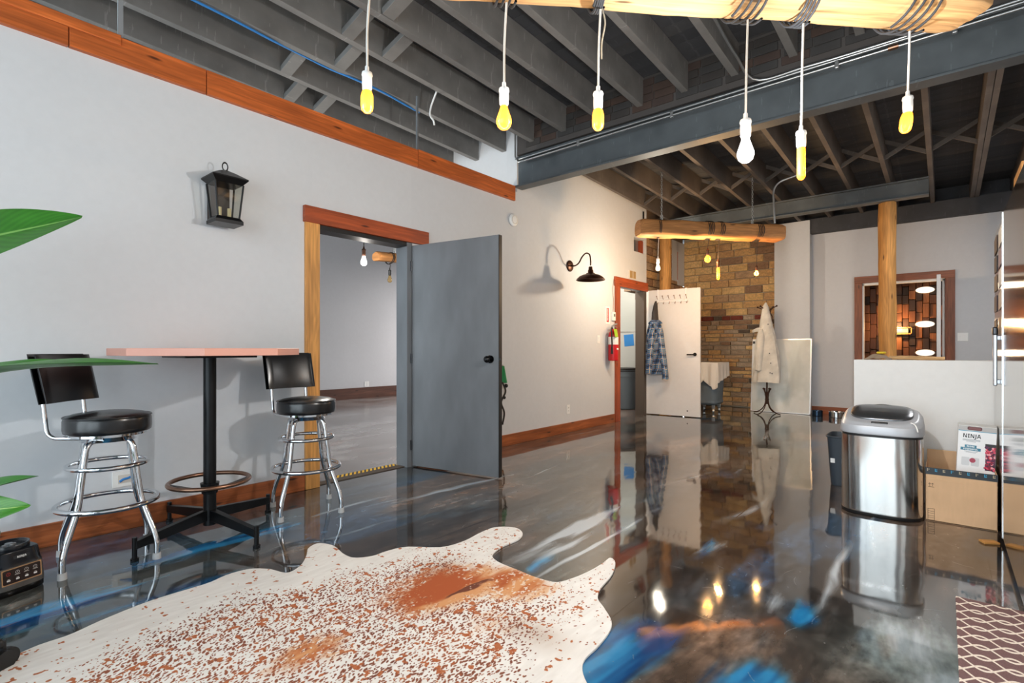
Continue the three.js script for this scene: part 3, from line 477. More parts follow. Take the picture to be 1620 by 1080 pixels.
function plate(name, label, cat, x, y, z, ry, w, h, kind) {
  const t = thing(name, label, cat, [x, y, z], ry);
  part('cover_plate', box(w, h, 0.006, 0, 0, 0.003, { r: 0.002 }), M.white, t);
  if (kind === 'outlet') for (const s of [-1, 1]) { const r = part('receptacle', box(0.034, 0.028, 0.003, 0, s * 0.02, 0.0075, { r: 0.001 }), M.white, t); part('slot', [box(0.003, 0.01, 0.001, -0.006, s * 0.02, 0.0095), box(0.003, 0.01, 0.001, 0.006, s * 0.02, 0.0095)], M.black, r); }
  else for (const dx of kind) part('rocker', box(0.03, 0.062, 0.006, dx, 0, 0.007, { r: 0.002, rx: 0.05 }), M.white, t);
  return t;
}
plate('light_switch', 'white light switch on the left wall, left of the fire extinguisher', 'switch', LX, 1.228, -6.45, Math.PI / 2, 0.07, 0.115, [0]);
plate('light_switch', 'white double light switch on the back wall beside the wood-block doorway', 'switch', 0.2, 1.267, -10.1, 0, 0.12, 0.125, [-0.026, 0.026]);
plate('wall_outlet', 'white outlet low on the left wall beneath the barn lamp', 'outlet', LX, 0.3, -5.675, Math.PI / 2, 0.075, 0.118, 'outlet');
plate('wall_outlet', 'white outlet on the far wall seen through the first doorway', 'outlet', -9.955, 0.31, -6.82, Math.PI / 2, 0.12, 0.12, 'outlet');
{
  const t = plate('wall_outlet', 'wide white wall plate with blue smear, behind the left bar stool', 'outlet', LX, 0.305, -0.9, Math.PI / 2, 0.135, 0.095, []);
  part('blue_smear', tube([[-0.032, -0.014, 0.008], [-0.012, -0.002, 0.009], [0.012, 0.002, 0.009], [0.036, 0.014, 0.008]], 0.007, { n: 20 }), M.blue, t);
  part('insert', box(0.08, 0.05, 0.004, 0, 0, 0.006, { r: 0.001 }), M.cloth, t);
}
{ // extinguisher with sign and thermostat
  const t = thing('fire_extinguisher', 'red fire extinguisher with lime tag on the wall by the second doorway', 'extinguisher', [-3.7, 0.92, -6.72]);
  part('cylinder', lathe([[0, 0], [0.066, 0], [0.072, 0.01], [0.072, 0.36], [0.06, 0.41], [0.03, 0.44], [0.024, 0.46], [0, 0.46]], 28), M.red, t);
  part('valve', [cyl(0.018, 0.02, 0.05, 0, 0.48, 0), box(0.03, 0.02, 0.14, 0, 0.52, -0.03, { r: 0.004, rx: 0.3 }), box(0.02, 0.012, 0.12, 0, 0.495, -0.04, { r: 0.004, rx: -0.15 })], M.zinc, t);
  const h = part('hose', tube([[0, 0.47, 0.02], [0.02, 0.47, 0.09], [0.03, 0.4, 0.105], [0.035, 0.25, 0.1], [0.03, 0.15, 0.095]], 0.011, { n: 30 }), M.black, t);
  part('nozzle', cyl(0.013, 0.018, 0.1, 0.03, 0.15, 0.095, 14), M.black, h);
  const lab = part('label', cyl(0.0735, 0.0735, 0.11, 0, 0.29, 0, 28), M.white, t); part('arrow', sph(0.02, 0.07, 0.17, 0.0, 0.3, 0.8, 1.4), M.white, t);
  part('lime_tag', box(0.004, 0.12, 0.09, 0.062, 0.4, 0.035, { rz: 0.2, r: 0.002 }), M.lime, t);
  const st = canvasTex(64, 256, (c, w, hh) => { c.fillStyle = '#f2f0ee'; c.fillRect(0, 0, w, hh); c.fillStyle = '#c02020'; c.fillRect(16, 20, 32, 210); c.fillStyle = '#fff'; c.save(); c.translate(38, 210); c.rotate(-Math.PI / 2); c.font = 'bold 22px sans-serif'; c.fillText('FIRE EXTINGUISHER', 0, 0, 180); c.restore(); });
  const s = thing('fire_sign', 'small white sign with red strip above the fire extinguisher', 'sign', [LX, 1.585, -6.71], Math.PI / 2);
  const pg = new THREE.PlaneGeometry(0.13, 0.25); part('board', box(0.132, 0.252, 0.004, 0, 0, 0.002), M.white, s); part('print', place(flat(pg), 0, 0, 0.0045), new THREE.MeshStandardMaterial({ map: st, roughness: 0.6 }), s);
  const th = thing('thermostat', 'white thermostat box with wire, left of the second doorway frame', 'thermostat', [LX, 1.575, -6.86], Math.PI / 2);
  part('case', box(0.09, 0.13, 0.03, 0, 0, 0.015, { r: 0.006 }), M.white, th); part('screen', box(0.04, 0.04, 0.004, 0.005, 0.015, 0.031), std(0x5b5f58, 0.3), th);
  part('wire', tube([[0, 0.06, 0.01], [0.02, 0.2, 0.006], [0.0, 0.4, 0.006], [0.03, 0.56, 0.006]], 0.003, { n: 20, k: 5 }), M.copperTube, th);
}
// things hanging behind the grey door
{
  const t = thing('hanging_leash', 'green folded cloth and dark straps hanging behind the grey door', 'leash', [LX, 0, -4.33]);
  part('green_cloth', sheet(8, 10, (u, v) => V(0.03 + 0.02 * Math.sin(u * 9), 0.9 - v * 0.19, (u - 0.5) * (0.02 + v * 0.13)), 0.008), M.green, t);
  part('strap', tube([[0.03, 0.72, 0], [0.05, 0.62, -0.03], [0.03, 0.5, 0.02], [0.04, 0.38, -0.02], [0.03, 0.25, 0]], 0.01, { n: 30 }), M.cordDark, t);
  part('clasp', [sph(0.022, 0.05, 0.68, -0.04), sph(0.018, 0.04, 0.55, -0.02)], M.black, t);
  part('hook', cyl(0.008, 0.008, 0.04, 0.02, 0.905, 0, 10, 0, 0, Math.PI / 2), M.zinc, t);
}

// ---------------------------------------------------------------- bar stools and bar table
function makeStool(label, x, z, legTurn, backAngle) {
  const t = thing('bar_stool', label, 'bar stool', [x, 0, z], 0, 'chrome bar stools');
  const seat = part('seat', lathe([[0, 0.655], [0.175, 0.655], [0.184, 0.662], [0.187, 0.68], [0.186, 0.72], [0.182, 0.735], [0.176, 0.742], [0.15, 0.752], [0.1, 0.76], [0.05, 0.763], [0, 0.764]], 56), M.vinyl, t);
  part('piping', [torus(0.1835, 0.0045, 0, 0.738, 0)], M.vinyl, seat);
  part('swivel_plate', [cyl(0.165, 0.165, 0.012, 0, 0.648, 0, 40), cyl(0.1, 0.12, 0.03, 0, 0.628, 0, 32)], M.chrome, t);
  for (let k = 0; k < 4; k++) {
    const a = legTurn + k * Math.PI / 2, c = Math.cos(a), s = Math.sin(a), P = (r, y) => [c * r, y, s * r];
    const leg = part('leg', tube([P(0.04, 0.618), P(0.13, 0.618), P(0.178, 0.3), P(0.262, 0.105), P(0.262, 0.018)], 0.014, { sharp: 0.055, n: 60, k: 12 }), M.chrome, t);
    part('rubber_foot', [cyl(0.018, 0.0195, 0.03, ...P(0.262, 0.015), 18)], M.rubberGrey, leg);
  }
  part('foot_ring', torus(0.212, 0.013, 0, 0.292, 0, Math.PI / 2, 0, 0, 60), M.chrome, t);
  part('foot_ring', torus(0.168, 0.012, 0, 0.49, 0, Math.PI / 2, 0, 0, 60), M.chrome, t);
  // back: two bent tubes and a curved padded rest
  const b = V(Math.cos(backAngle), 0, Math.sin(backAngle)), s = V(-b.z, 0, b.x), Q = (r, h, y) => { const v = b.clone().multiplyScalar(r).addScaledVector(s, h); return [v.x, y, v.z]; };
  for (const h of [-0.125, 0.125]) part('back_support', tube([Q(-0.05, h * 0.8, 0.636), Q(0.205, h, 0.64), Q(0.235, h, 0.9)], 0.0105, { sharp: 0.05, n: 40, k: 10 }), M.chrome, t);
  const pad = (off, thick, hw, y0, y1) => {
    const n = 16, m = 10, rings = [];
    for (let i = 0; i <= m; i++) { // from bottom to top
      const v = i / m, e = Math.sin(Math.PI * clamp(v, 0.03, 0.97)) ** 0.25, y = lerp(y0, y1, v), r0 = lerp(0.2, 0.255, v) + off, ring = [], q = [];
      for (let k = 0; k <= n; k++) { const w = (k / n * 2 - 1), ee = Math.pow(Math.max(0, 1 - Math.pow(Math.abs(w), 6)), 0.5) * e * 0.75 + 0.25 * e; q.push([w * hw, ee]); }
      for (const [h, ee] of q) ring.push(V(...Q(r0 - (h * h) * 0.9 - thick / 2 * ee, h, y)));
      for (const [h, ee] of q.slice().reverse()) ring.push(V(...Q(r0 - (h * h) * 0.9 + thick / 2 * ee, h, y)));
      rings.push(ring);
    }
    return loft(rings);
  };
  const rest = part('backrest', pad(0, 0.04, 0.168, 0.815, 1.055), M.vinyl, t);
  part('backrest_shell', pad(0.034, 0.02, 0.172, 0.812, 1.058), M.vinyl, rest);
  return t;
}
makeStool('black vinyl bar stool with chrome legs, left of the bar table', -3.34, -0.72, 0.93, 138 * Math.PI / 180);
makeStool('black vinyl bar stool with chrome legs, between bar table and first doorway', -3.314, -1.795, 1.11, 178 * Math.PI / 180);
{
  const t = thing('bar_table', 'tall black pedestal table with pink octagonal top and foot ring', 'table', [-3.316, 0, -1.195]);
  const sh = new THREE.Shape(); for (let k = 0; k < 8; k++) { const a = Math.PI / 8 + k * Math.PI / 4, R = 0.485; k ? sh.lineTo(Math.cos(a) * R, Math.sin(a) * R) : sh.moveTo(Math.cos(a) * R, Math.sin(a) * R); } sh.closePath();
  const top = place(flat(new THREE.ExtrudeGeometry(sh, { depth: 0.036, bevelEnabled: true, bevelSize: 0.002, bevelThickness: 0.002, bevelSegments: 1 })), 0, 1.05, 0, -Math.PI / 2); uvBox(top, 'x');
  part('table_top', top, std(0xe2a593, 0.5, 0, { map: wallTex }), t);
  part('top_plate', span(-0.19, 0.19, 1.034, 1.049, -0.19, 0.19, { r: 0.003 }), M.blackMetal, t);
  part('column', cyl(0.034, 0.034, 0.98, 0, 0.545, 0, 32), M.blackMetal, t);
  const ring = part('foot_ring', torus(0.208, 0.0125, 0, 0.31, 0, Math.PI / 2, 0, 0, 64), M.copperTube, t);
  for (let k = 0; k < 4; k++) { const a = 0.35 + k * Math.PI / 2, c = Math.cos(a), s = Math.sin(a); part('spoke', box(0.18, 0.008, 0.03, c * 0.115, 0.28, s * 0.115, { ry: -a, rz: 0.3 }), M.blackMetal, ring); }
  part('collar', cyl(0.05, 0.042, 0.06, 0, 0.27, 0, 28), M.blackMetal, t);
  for (const [fx, fz] of [[0.136, 0.402], [0.434, -0.078], [-0.434, 0.077], [-0.136, -0.404]]) {
    const a = Math.atan2(fz, fx), R = Math.hypot(fx, fz), sp = new THREE.Shape(); sp.moveTo(0.02, 0.085); sp.lineTo(0.02, 0.142); sp.lineTo(0.06, 0.142); sp.lineTo(R, 0.1); sp.lineTo(R, 0.062); sp.closePath();
    const g = flat(new THREE.ExtrudeGeometry(sp, { depth: 0.03, bevelEnabled: true, bevelSize: 0.002, bevelThickness: 0.002, bevelSegments: 1 })); g.translate(0, 0, -0.015); uvBox(g, 'x');
    const leg = part('base_leg', place(g, 0, 0, 0, 0, -a, 0), M.blackMetal, t);
    part('levelling_foot', [cyl(0.012, 0.012, 0.11, fx, 0.065, fz, 14), cyl(0.019, 0.019, 0.012, fx, 0.008, fz, 16)], M.blackMetal, leg);
  }
}

// ---------------------------------------------------------------- blender base, plant, rolling chair foot (left edge)
{
  const ry = Math.atan2(0.93, -0.36) , t = thing('blender_base', 'dark blender motor base with button panel on the floor at left', 'blender', [-3.235, 0, -0.335], ry - 0.02);
  const ringAt = (w, d, y, n = 24) => { const r = []; for (let k = 0; k < n; k++) { const a = -k / n * Math.PI * 2, c = Math.cos(a), s = Math.sin(a), f = Math.pow(Math.pow(Math.abs(c), 5) + Math.pow(Math.abs(s), 5), -0.2); r.push(V(c * f * w, y, s * f * d)); } return r; };
  part('foot_base', loft([ringAt(0.094, 0.09, 0), ringAt(0.1, 0.096, 0.008), ringAt(0.1, 0.096, 0.03)]), M.blackGloss, t);
  part('body', loft([ringAt(0.101, 0.097, 0.03), ringAt(0.101, 0.097, 0.055), ringAt(0.095, 0.09, 0.125)]), std(0x6a6763, 0.3, 0.6), t);
  part('shoulder', loft([ringAt(0.096, 0.091, 0.125), ringAt(0.09, 0.086, 0.14), ringAt(0.084, 0.08, 0.185), ringAt(0.078, 0.074, 0.19)]), std(0x14181f, 0.2, 0.3), t);
  part('jar_collar', [place(lathe([[0.066, 0], [0.07, 0.002], [0.07, 0.022], [0.062, 0.022], [0.058, 0.006], [0, 0.004]], 32), 0, 0.188, 0)], std(0x12151b, 0.25), t);
  part('drive_gear', [box(0.05, 0.012, 0.012, 0, 0.2, 0, { r: 0.003 }), box(0.012, 0.012, 0.05, 0, 0.2, 0, { r: 0.003 }), cyl(0.014, 0.014, 0.018, 0, 0.2, 0, 12)], std(0x8a8d91, 0.3, 0.6), t);
  const pt = canvasTex(512, 256, (c, w, h) => {
    c.fillStyle = '#b48a62'; c.fillRect(0, 0, w, h); c.fillStyle = '#241512'; c.beginPath(); c.roundRect(14, 14, w - 28, h - 28, 26); c.fill();
    for (let r = 0; r < 2; r++) for (let k = 0; k < 4; k++) { const x = 85 + k * 114, y = 78 + r * 96; c.strokeStyle = r || k ? '#d8d5d0' : '#c8342c'; c.lineWidth = 4; if (!r) { c.beginPath(); c.arc(x, y, 24, 0, 7); c.stroke(); c.beginPath(); c.moveTo(x, y - 12); c.lineTo(x, y + 6); c.stroke(); c.fillStyle = '#cfcac4'; if (k) c.fillRect(x - 34, y + 34, 68, 6); } else { c.fillStyle = '#e6e3df'; c.fillRect(x - 22, y, 44, 24); c.fillRect(x - 14, y - 14, 28, 6); } }
  });
  part('button_panel', place(flat(new THREE.PlaneGeometry(0.145, 0.068)), 0, 0.088, 0.0965, -0.085), new THREE.MeshStandardMaterial({ map: pt, roughness: 0.25 }), t);
  const lt = canvasTex(256, 64, (c, w, h) => { c.fillStyle = '#12161c'; c.fillRect(0, 0, w, h); c.fillStyle = '#f2f2f2'; c.font = 'bold 50px sans-serif'; c.textAlign = 'center'; c.fillText('NINJA', w / 2, 50, 230); });
  part('lettering', place(flat(new THREE.PlaneGeometry(0.06, 0.015)), 0.005, 0.162, 0.0838, -0.12), new THREE.MeshStandardMaterial({ map: lt, roughness: 0.4 }), t);
  part('power_cord', tube([[-0.02, 0.16, -0.08], [-0.02, 0.2, -0.13], [-0.06, 0.24, -0.2], [-0.14, 0.27, -0.27], [-0.2, 0.2, -0.35], [-0.22, 0.1, -0.44]], 0.0045, { n: 40, k: 6 }), M.black, t);
}
{
  const leafTex = dataTex(256, 256, (u, v) => { const mid = Math.abs(v - 0.5), rib = 0.5 + 0.5 * Math.sin((u * 60 - mid * 26) * 2); let c = mix3([58, 122, 44], [96, 164, 70], 0.35 * rib + 0.65 * fbm(u * 8, v * 4, 3, 401)); if (mid < 0.02) c = [180, 210, 150]; return c; }, 1, 1);
  const lm = (c) => new THREE.MeshPhysicalMaterial({ color: c, map: leafTex, roughness: 0.35, transmission: 0.15, thickness: 0 });
  const t = thing('potted_plant', 'large leafy green plant whose long leaves reach in from the left edge', 'plant', [-2.98, 0, 0.22]);
  part('pot', lathe([[0, 0], [0.12, 0], [0.13, 0.02], [0.16, 0.3], [0.165, 0.32], [0.15, 0.32], [0.145, 0.28], [0, 0.28]], 32), std(0xd8d5d0, 0.6), t);
  part('soil', cyl(0.146, 0.146, 0.01, 0, 0.285, 0, 28), std(0x2c2119, 0.95), t);
  const O = V(-2.98, 0, 0.22);
  const leaf = (b, tip, w, nrm, fold, bow, col) => {
    const B = V(...b).sub(O), T = V(...tip).sub(O), d = T.clone().sub(B), N0 = V(...nrm).normalize(), S = d.clone().normalize().cross(N0).normalize(), N = S.clone().cross(d.clone().normalize()).normalize();
    part('leaf', sheet(26, 8, (u, v) => { const ww = w * Math.pow(Math.sin(Math.PI * Math.pow(clamp(u * 0.97 + 0.02), 0.75)), 0.8), q = (v - 0.5) * 2; return B.clone().addScaledVector(d, u).addScaledVector(S, q * ww / 2).addScaledVector(N, bow * Math.sin(u * Math.PI) + fold * Math.abs(q) * ww / 2 + 0.002 * Math.sin(u * 11 + v * 4)); }, 0.0012), lm(col), t);
    part('stem', tube([[rr(-0.03, 0.03), 0.28, rr(-0.03, 0.03)], [B.x * 0.5, B.y * 0.65 + 0.1, B.z * 0.5], [B.x, B.y, B.z]], 0.008, { n: 20, k: 6 }), std(0x5c8a3c, 0.5), t);
  };
  leaf([-3.3, 1.37, 0.08], [-2.813, 1.644, -0.516], 0.34, [0.72, 0.62, 0.35], 0.12, 0.02, 0xb9d9a0);
  leaf([-2.86, 0.93, 0.0], [-2.216, 1.027, -0.624], 0.15, [0.05, 1, 0.1], 0.35, 0.03, 0xa8cf86);
  leaf([-2.9, 0.98, -0.1], [-2.576, 1.038, -0.453], 0.06, [0.3, 0.9, 0.3], 0.2, 0.012, 0xb4d88e);
  leaf([-2.83, 0.5, -0.06], [-2.554, 0.616, -0.341], 0.11, [0.3, 0.9, 0], 0.3, 0.01, 0x9fc98a);
  leaf([-2.85, 0.46, -0.02], [-2.575, 0.507, -0.323], 0.15, [0.75, 0.6, 0.5], 0.1, 0.02, 0xe8f4b4);
  leaf([-3.0, 1.2, 0.35], [-2.7, 1.75, 0.8], 0.2, [0.5, 0.8, 0], 0.2, 0.03, 0xa8cf86);
}
{
  const t = thing('rolling_chair_base', 'black caster foot of a rolling chair at the lower left corner', 'chair', [-2.42, 0, -0.03]);
  part('hub', [cyl(0.035, 0.04, 0.08, 0, 0.09, 0, 20), cyl(0.025, 0.025, 0.3, 0, 0.26, 0, 16)], M.black, t);
  part('seat', cyl(0.2, 0.19, 0.07, 0, 0.44, 0.0, 40), M.vinyl, t);
  for (let k = 0; k < 5; k++) { const a = -Math.PI / 2 - 0.12 + k * Math.PI * 0.4, c = Math.cos(a), s = Math.sin(a), R = 0.21; const leg = part('leg', box(R, 0.03, 0.035, c * R / 2, 0.09, s * R / 2, { ry: -a, r: 0.01 }), M.black, t);
    part('caster', [cyl(0.034, 0.034, 0.018, c * R, 0.034, s * R - 0.01, 20, 0, 0.5, Math.PI / 2), cyl(0.034, 0.034, 0.018, c * R + 0.02, 0.034, s * R, 20, 0, 0.5, Math.PI / 2), cyl(0.009, 0.009, 0.05, c * R, 0.07, s * R, 10)], M.black, leg); }
}

// ---------------------------------------------------------------- cowhide
{
  const P = [[-2.49, -0.27], [-2.519, -0.336], [-2.522, -0.425], [-2.56, -0.528], [-2.599, -0.709], [-2.594, -0.93], [-2.619, -1.021], [-2.604, -1.117], [-2.533, -1.176], [-2.42, -1.215], [-2.449, -1.294], [-2.556, -1.388], [-2.637, -1.443], [-2.66, -1.507], [-2.576, -1.542], [-2.407, -1.513], [-2.333, -1.522], [-2.279, -1.599], [-2.277, -1.677], [-2.249, -1.78], [-2.091, -1.912], [-2.064, -2.054], [-2.085, -2.205], [-2.078, -2.336], [-1.984, -2.401], [-1.898, -2.362], [-1.852, -2.27], [-1.853, -2.134], [-1.816, -2.007], [-1.745, -1.962], [-1.589, -1.947], [-1.468, -1.94], [-1.373, -1.96], [-1.339, -2.039], [-1.318, -2.174], [-1.316, -2.291], [-1.32, -2.369], [-1.286, -2.346], [-1.223, -2.207], [-1.186, -2.026], [-1.148, -1.945], [-1.086, -1.891], [-1.014, -1.821], [-0.984, -1.757], [-0.965, -1.636], [-0.96, -1.541], [-0.943, -1.494], [-0.896, -1.439],
    [-0.8, -1.38], [-0.62, -1.3], [-0.55, -1.2], [-0.6, -1.12], [-0.8, -1.1], [-0.88, -0.95], [-0.85, -0.7], [-0.83, -0.4], [-0.7, -0.2], [-0.5, -0.05], [-0.52, 0.1], [-0.7, 0.12], [-0.95, -0.02], [-1.2, 0.08], [-1.5, 0.12], [-1.62, 0.4], [-1.7, 0.42], [-1.74, 0.15], [-2.0, 0.04], [-2.15, -0.06], [-2.3, -0.18], [-2.42, -0.235]];
  const pts = new THREE.CatmullRomCurve3(P.map(([x, z]) => V(x, 0, z)), true, 'centripetal').getPoints(260).slice(0, -1);
  const sh = new THREE.Shape(pts.map((p) => new THREE.Vector2(p.x, -p.z)));
  const HX0 = -2.8, HX1 = -0.4, HZ0 = -2.5, HZ1 = 0.5;
  const edge = (x, z) => { let m = 9; for (let i = 0; i < pts.length; i += 2) { const d = (pts[i].x - x) ** 2 + (pts[i].z - z) ** 2; if (d < m) m = d; } return Math.sqrt(m); };
  const EW = 96, EH = 120, ed = new Float32Array(EW * EH); for (let j = 0; j < EH; j++) for (let i = 0; i < EW; i++) ed[j * EW + i] = edge(HX0 + i / (EW - 1) * (HX1 - HX0), HZ0 + j / (EH - 1) * (HZ1 - HZ0));
  const tex = dataTex(1600, 2000, (u, v) => {
    const x = HX0 + u * (HX1 - HX0), z = HZ0 + v * (HZ1 - HZ0), e = ed[Math.min(EH - 1, Math.round(v * (EH - 1))) * EW + Math.min(EW - 1, Math.round(u * (EW - 1)))];
    const sx = -1.6 - 0.06 * Math.sin(z * 2), off = x - sx;                       // spine runs along z
    const wob = 0.35 * (fbm(x * 4, z * 4, 4, 501) - 0.5);
    let patch = Math.max(1.3 * blob(x, z, -1.72, -1.6, 0.2, 0.32, 0.15), 1.2 * blob(x, z, -1.52, -1.83, 0.2, 0.19), 0.75 * blob(x, z, -1.72, -0.95, 0.1, 0.2), 0.55 * blob(x, z, -1.4, -1.5, 0.16, 0.2), 0.5 * blob(x, z, -1.7, -0.4, 0.12, 0.3), 0.5 * blob(x, z, -1.3, -0.8, 0.2, 0.3)) + wob * 0.9;
    const hair = fbm(x * 60 + 6 * fbm(x * 3, z * 3, 2, 511), z * 14, 3, 521);
    let c = mix3([216, 211, 205], [234, 231, 226], hair);
    const grey = blob(x, z, -1.2, -1.55, 0.14, 0.08) + blob(x, z, -1.9, -1.72, 0.09, 0.12) * 0.9; c = mix3(c, [178, 160, 146], clamp(grey * (0.3 + hair) * 0.8));
    const dens = clamp(0.1 + 0.85 * sstep(0.06, 0.4, e + 0.6 * wob) - 0.5 * sstep(0.55, 0.9, Math.abs(off)) + 0.2 * patch, 0, 0.78);
    let spk = 0; const cs = 0.0125, gx = Math.floor(x / cs), gz = Math.floor(z / cs);
    for (let a = -1; a <= 1; a++) for (let b2 = -1; b2 <= 1; b2++) {
      const ix = gx + a, iz = gz + b2; if (hash(ix, iz, 591) > dens) continue;
      const px = (ix + 0.5 + (hash(ix, iz, 592) - 0.5) * 0.9) * cs - x, pz = (iz + 0.5 + (hash(ix, iz, 593) - 0.5) * 0.9) * cs - z, an = 1.2 + 1.4 * (hash(ix, iz, 594) - 0.5) + off * 0.8, r = cs * (0.16 + 0.36 * hash(ix, iz, 595) ** 2) * (0.7 + 0.5 * dens);
      const q = Math.hypot((px * Math.cos(an) + pz * Math.sin(an)) / (r * 1.7), (-px * Math.sin(an) + pz * Math.cos(an)) / (r * 0.8)); if (q < 1.15) spk = Math.max(spk, sstep(1.15, 0.75, q));
    }
    const brown = mix3([158, 82, 44], [98, 46, 32], fbm(x * 9, z * 9, 2, 571)), big = fbm(x * 40, z * 40, 3, 561);
    c = mix3(c, brown, spk * 0.95);
    c = mix3(c, [166, 84, 40], sstep(0.755 - 0.1 * dens, 0.775 - 0.1 * dens, big) * 0.9);
    const st = fbm(x * 14 + 3 * wob, z * 6, 4, 585), pc = mix3(mix3([164, 76, 28], [206, 146, 96], sstep(0.35, 0.7, st + 0.9 * (x + 1.62))), [92, 40, 22], 0.9 * sstep(0.45, 0.85, blob(x + 0.12 * (st - 0.5), z, -1.63, -1.66, 0.03, 0.16, 0.12) * (0.5 + st) * 1.2));
    const holes = sstep(0.62, 0.72, vnoise(x * 110, z * 80, 581) * 0.75 + 0.25 * hair) * sstep(0.3, 0.5, fbm(x * 9, z * 9, 2, 587));
    c = mix3(c, pc, sstep(0.3, 0.95, patch + 0.5 * (hair - 0.5) + 0.35 * (st - 0.5)) * (1 - 0.85 * holes * (1 - sstep(1.0, 1.3, patch))));
    return c;
  }, 1, 1); tex.repeat.set(1, 1); tex.wrapS = tex.wrapT = THREE.ClampToEdgeWrapping;
  const g = flat(new THREE.ExtrudeGeometry(sh, { depth: 0.005, bevelEnabled: true, bevelSize: 0.003, bevelThickness: 0.0025, bevelSegments: 2, curveSegments: 1 })); place(g, 0, 0.003, 0, -Math.PI / 2);
  const p = g.attributes.position, uv = g.attributes.uv; for (let i = 0; i < p.count; i++) uv.setXY(i, (p.getX(i) - HX0) / (HX1 - HX0), (p.getZ(i) - HZ0) / (HZ1 - HZ0));
  single('cowhide_rug', 'white and brown speckled cowhide rug lying on the glossy floor', 'rug', g, new THREE.MeshPhysicalMaterial({ map: tex, bumpMap: tex, bumpScale: 0.001, roughness: 0.8, sheen: 0.2, sheenRoughness: 0.5 }));
}
{ // patterned mat, lower right
  const tex = dataTex(512, 512, (u, v) => { const x = u * 0.32 - 0.1, z = v * 0.328 - 0.0135, pz = 0.082, px = 0.16; let m = 9; for (const s of [1, -1]) for (let k = -2; k < 6; k++) { const cz = k * pz + (s > 0 ? 0 : pz * 0.5) + s * pz * 0.42 * Math.cos(x / px * Math.PI * 2); m = Math.min(m, Math.abs(z - cz)); } const n = fbm(u * 120, v * 120, 2, 601, 120, 120); return mix3([226, 214, 200], [112, 84, 84], sstep(0.0058, 0.0072, m)).map((q) => q * (0.9 + 0.2 * n)); }, 0.32, 0.328);
  const g = span(0.035, 0.62, 0.001, 0.011, -2.965, -1.6, { r: 0.003 }); const p = g.attributes.position, uv = g.attributes.uv; for (let i = 0; i < p.count; i++) uv.setXY(i, p.getX(i), p.getZ(i));
  single('patterned_mat', 'mauve brown mat with cream interlocking ovals before the steel fridge', 'rug', g, new THREE.MeshStandardMaterial({ map: tex, roughness: 0.9 }));
}

// ---------------------------------------------------------------- steel can, waste bin, cardboard box, carton
{
  const se = (a, b, y, n = 56, e = 3.2) => { const r = []; for (let k = 0; k < n; k++) { const t = -k / n * Math.PI * 2, c = Math.cos(t), s = Math.sin(t), f = Math.pow(Math.pow(Math.abs(c), e) + Math.pow(Math.abs(s), e), -1 / e); r.push(V(c * f * a, y, s * f * b)); } return r; };
  const t = thing('steel_trash_can', 'oval stainless steel sensor trash can with grey lid', 'trash can', [-0.325, 0, -4.235]);
  part('base_band', loft([se(0.216, 0.172, 0.0), se(0.222, 0.178, 0.004), se(0.222, 0.178, 0.022)]), M.black, t);
  part('body', loft([se(0.22, 0.176, 0.022), se(0.221, 0.177, 0.03), se(0.221, 0.177, 0.26), se(0.221, 0.177, 0.515)]), std(0xd0cdc9, 0.16, 1), t);
  part('bag_gap', loft([se(0.217, 0.173, 0.515), se(0.217, 0.173, 0.54)]), M.black, t);
  const lid = part('lid_rim', loft([se(0.224, 0.18, 0.53), se(0.228, 0.184, 0.538), se(0.226, 0.182, 0.585), ...[se(0.22, 0.176, 0.618), se(0.206, 0.163, 0.642), se(0.19, 0.147, 0.65), se(0.1, 0.07, 0.65)].map((r) => r.map((p) => p.add(V(0, -p.z * 0.3, 0))))]), M.silverPlastic, t);
  part('lid_flap', loft([se(0.165, 0.112, 0.66), se(0.172, 0.118, 0.667), se(0.168, 0.115, 0.679), se(0.13, 0.085, 0.687), se(0.05, 0.03, 0.689)].map((r) => r.map((p) => p.add(V(0, -p.z * 0.3 - 0.011, -0.012))))), std(0x6d6f73, 0.25, 0.8), lid);
  part('flap_dimple', place(lathe([[0, 0], [0.06, 0.001], [0.075, 0.004], [0.08, 0.002]], 28), 0, 0.682, -0.05, 0.29), std(0x8d8f93, 0.2, 0.8), lid);
  part('sensor', box(0.09, 0.008, 0.02, 0, 0.607, 0.142, { r: 0.003, rx: 0.29 }), M.blackGloss, lid);
  part('pull_tie', tube([[0.16, 0.618, 0.12], [0.18, 0.61, 0.14], [0.192, 0.59, 0.163], [0.197, 0.57, 0.173]], 0.004, { n: 16, k: 6 }), M.white, t);
}
{
  const se = (a, b, y, n = 32, e = 6) => { const r = []; for (let k = 0; k < n; k++) { const t = -k / n * Math.PI * 2, c = Math.cos(t), s = Math.sin(t), f = Math.pow(Math.pow(Math.abs(c), e) + Math.pow(Math.abs(s), e), -1 / e); r.push(V(c * f * a, y, s * f * b)); } return r; };
  const t = thing('waste_bin', 'small dark grey open waste bin behind the steel trash can', 'trash can', [-0.625, 0, -4.93]);
  part('bin_body', loft([se(0.08, 0.12, 0), se(0.083, 0.123, 0.01), se(0.105, 0.15, 0.38), se(0.115, 0.16, 0.385), se(0.115, 0.16, 0.395), se(0.102, 0.147, 0.395), se(0.08, 0.12, 0.02)]), std(0x343c45, 0.45), t);
  part('sticker', box(0.03, 0.035, 0.002, -0.06, 0.2, 0.138, { rx: 0.07 }), M.white, t);
}
const cardTex = dataTex(256, 256, (u, v) => { const a = fbm(u * 6, v * 40, 3, 701, 6, 40), b = fbm(u * 4, v * 4, 3, 711, 4, 4); const k = 0.94 + 0.03 * a + 0.06 * (b - 0.5); return [224 * k, 184 * k, 144 * k]; }, 0.4, 0.4);
M.card = std(0xffffff, 0.85, 0, { map: cardTex });
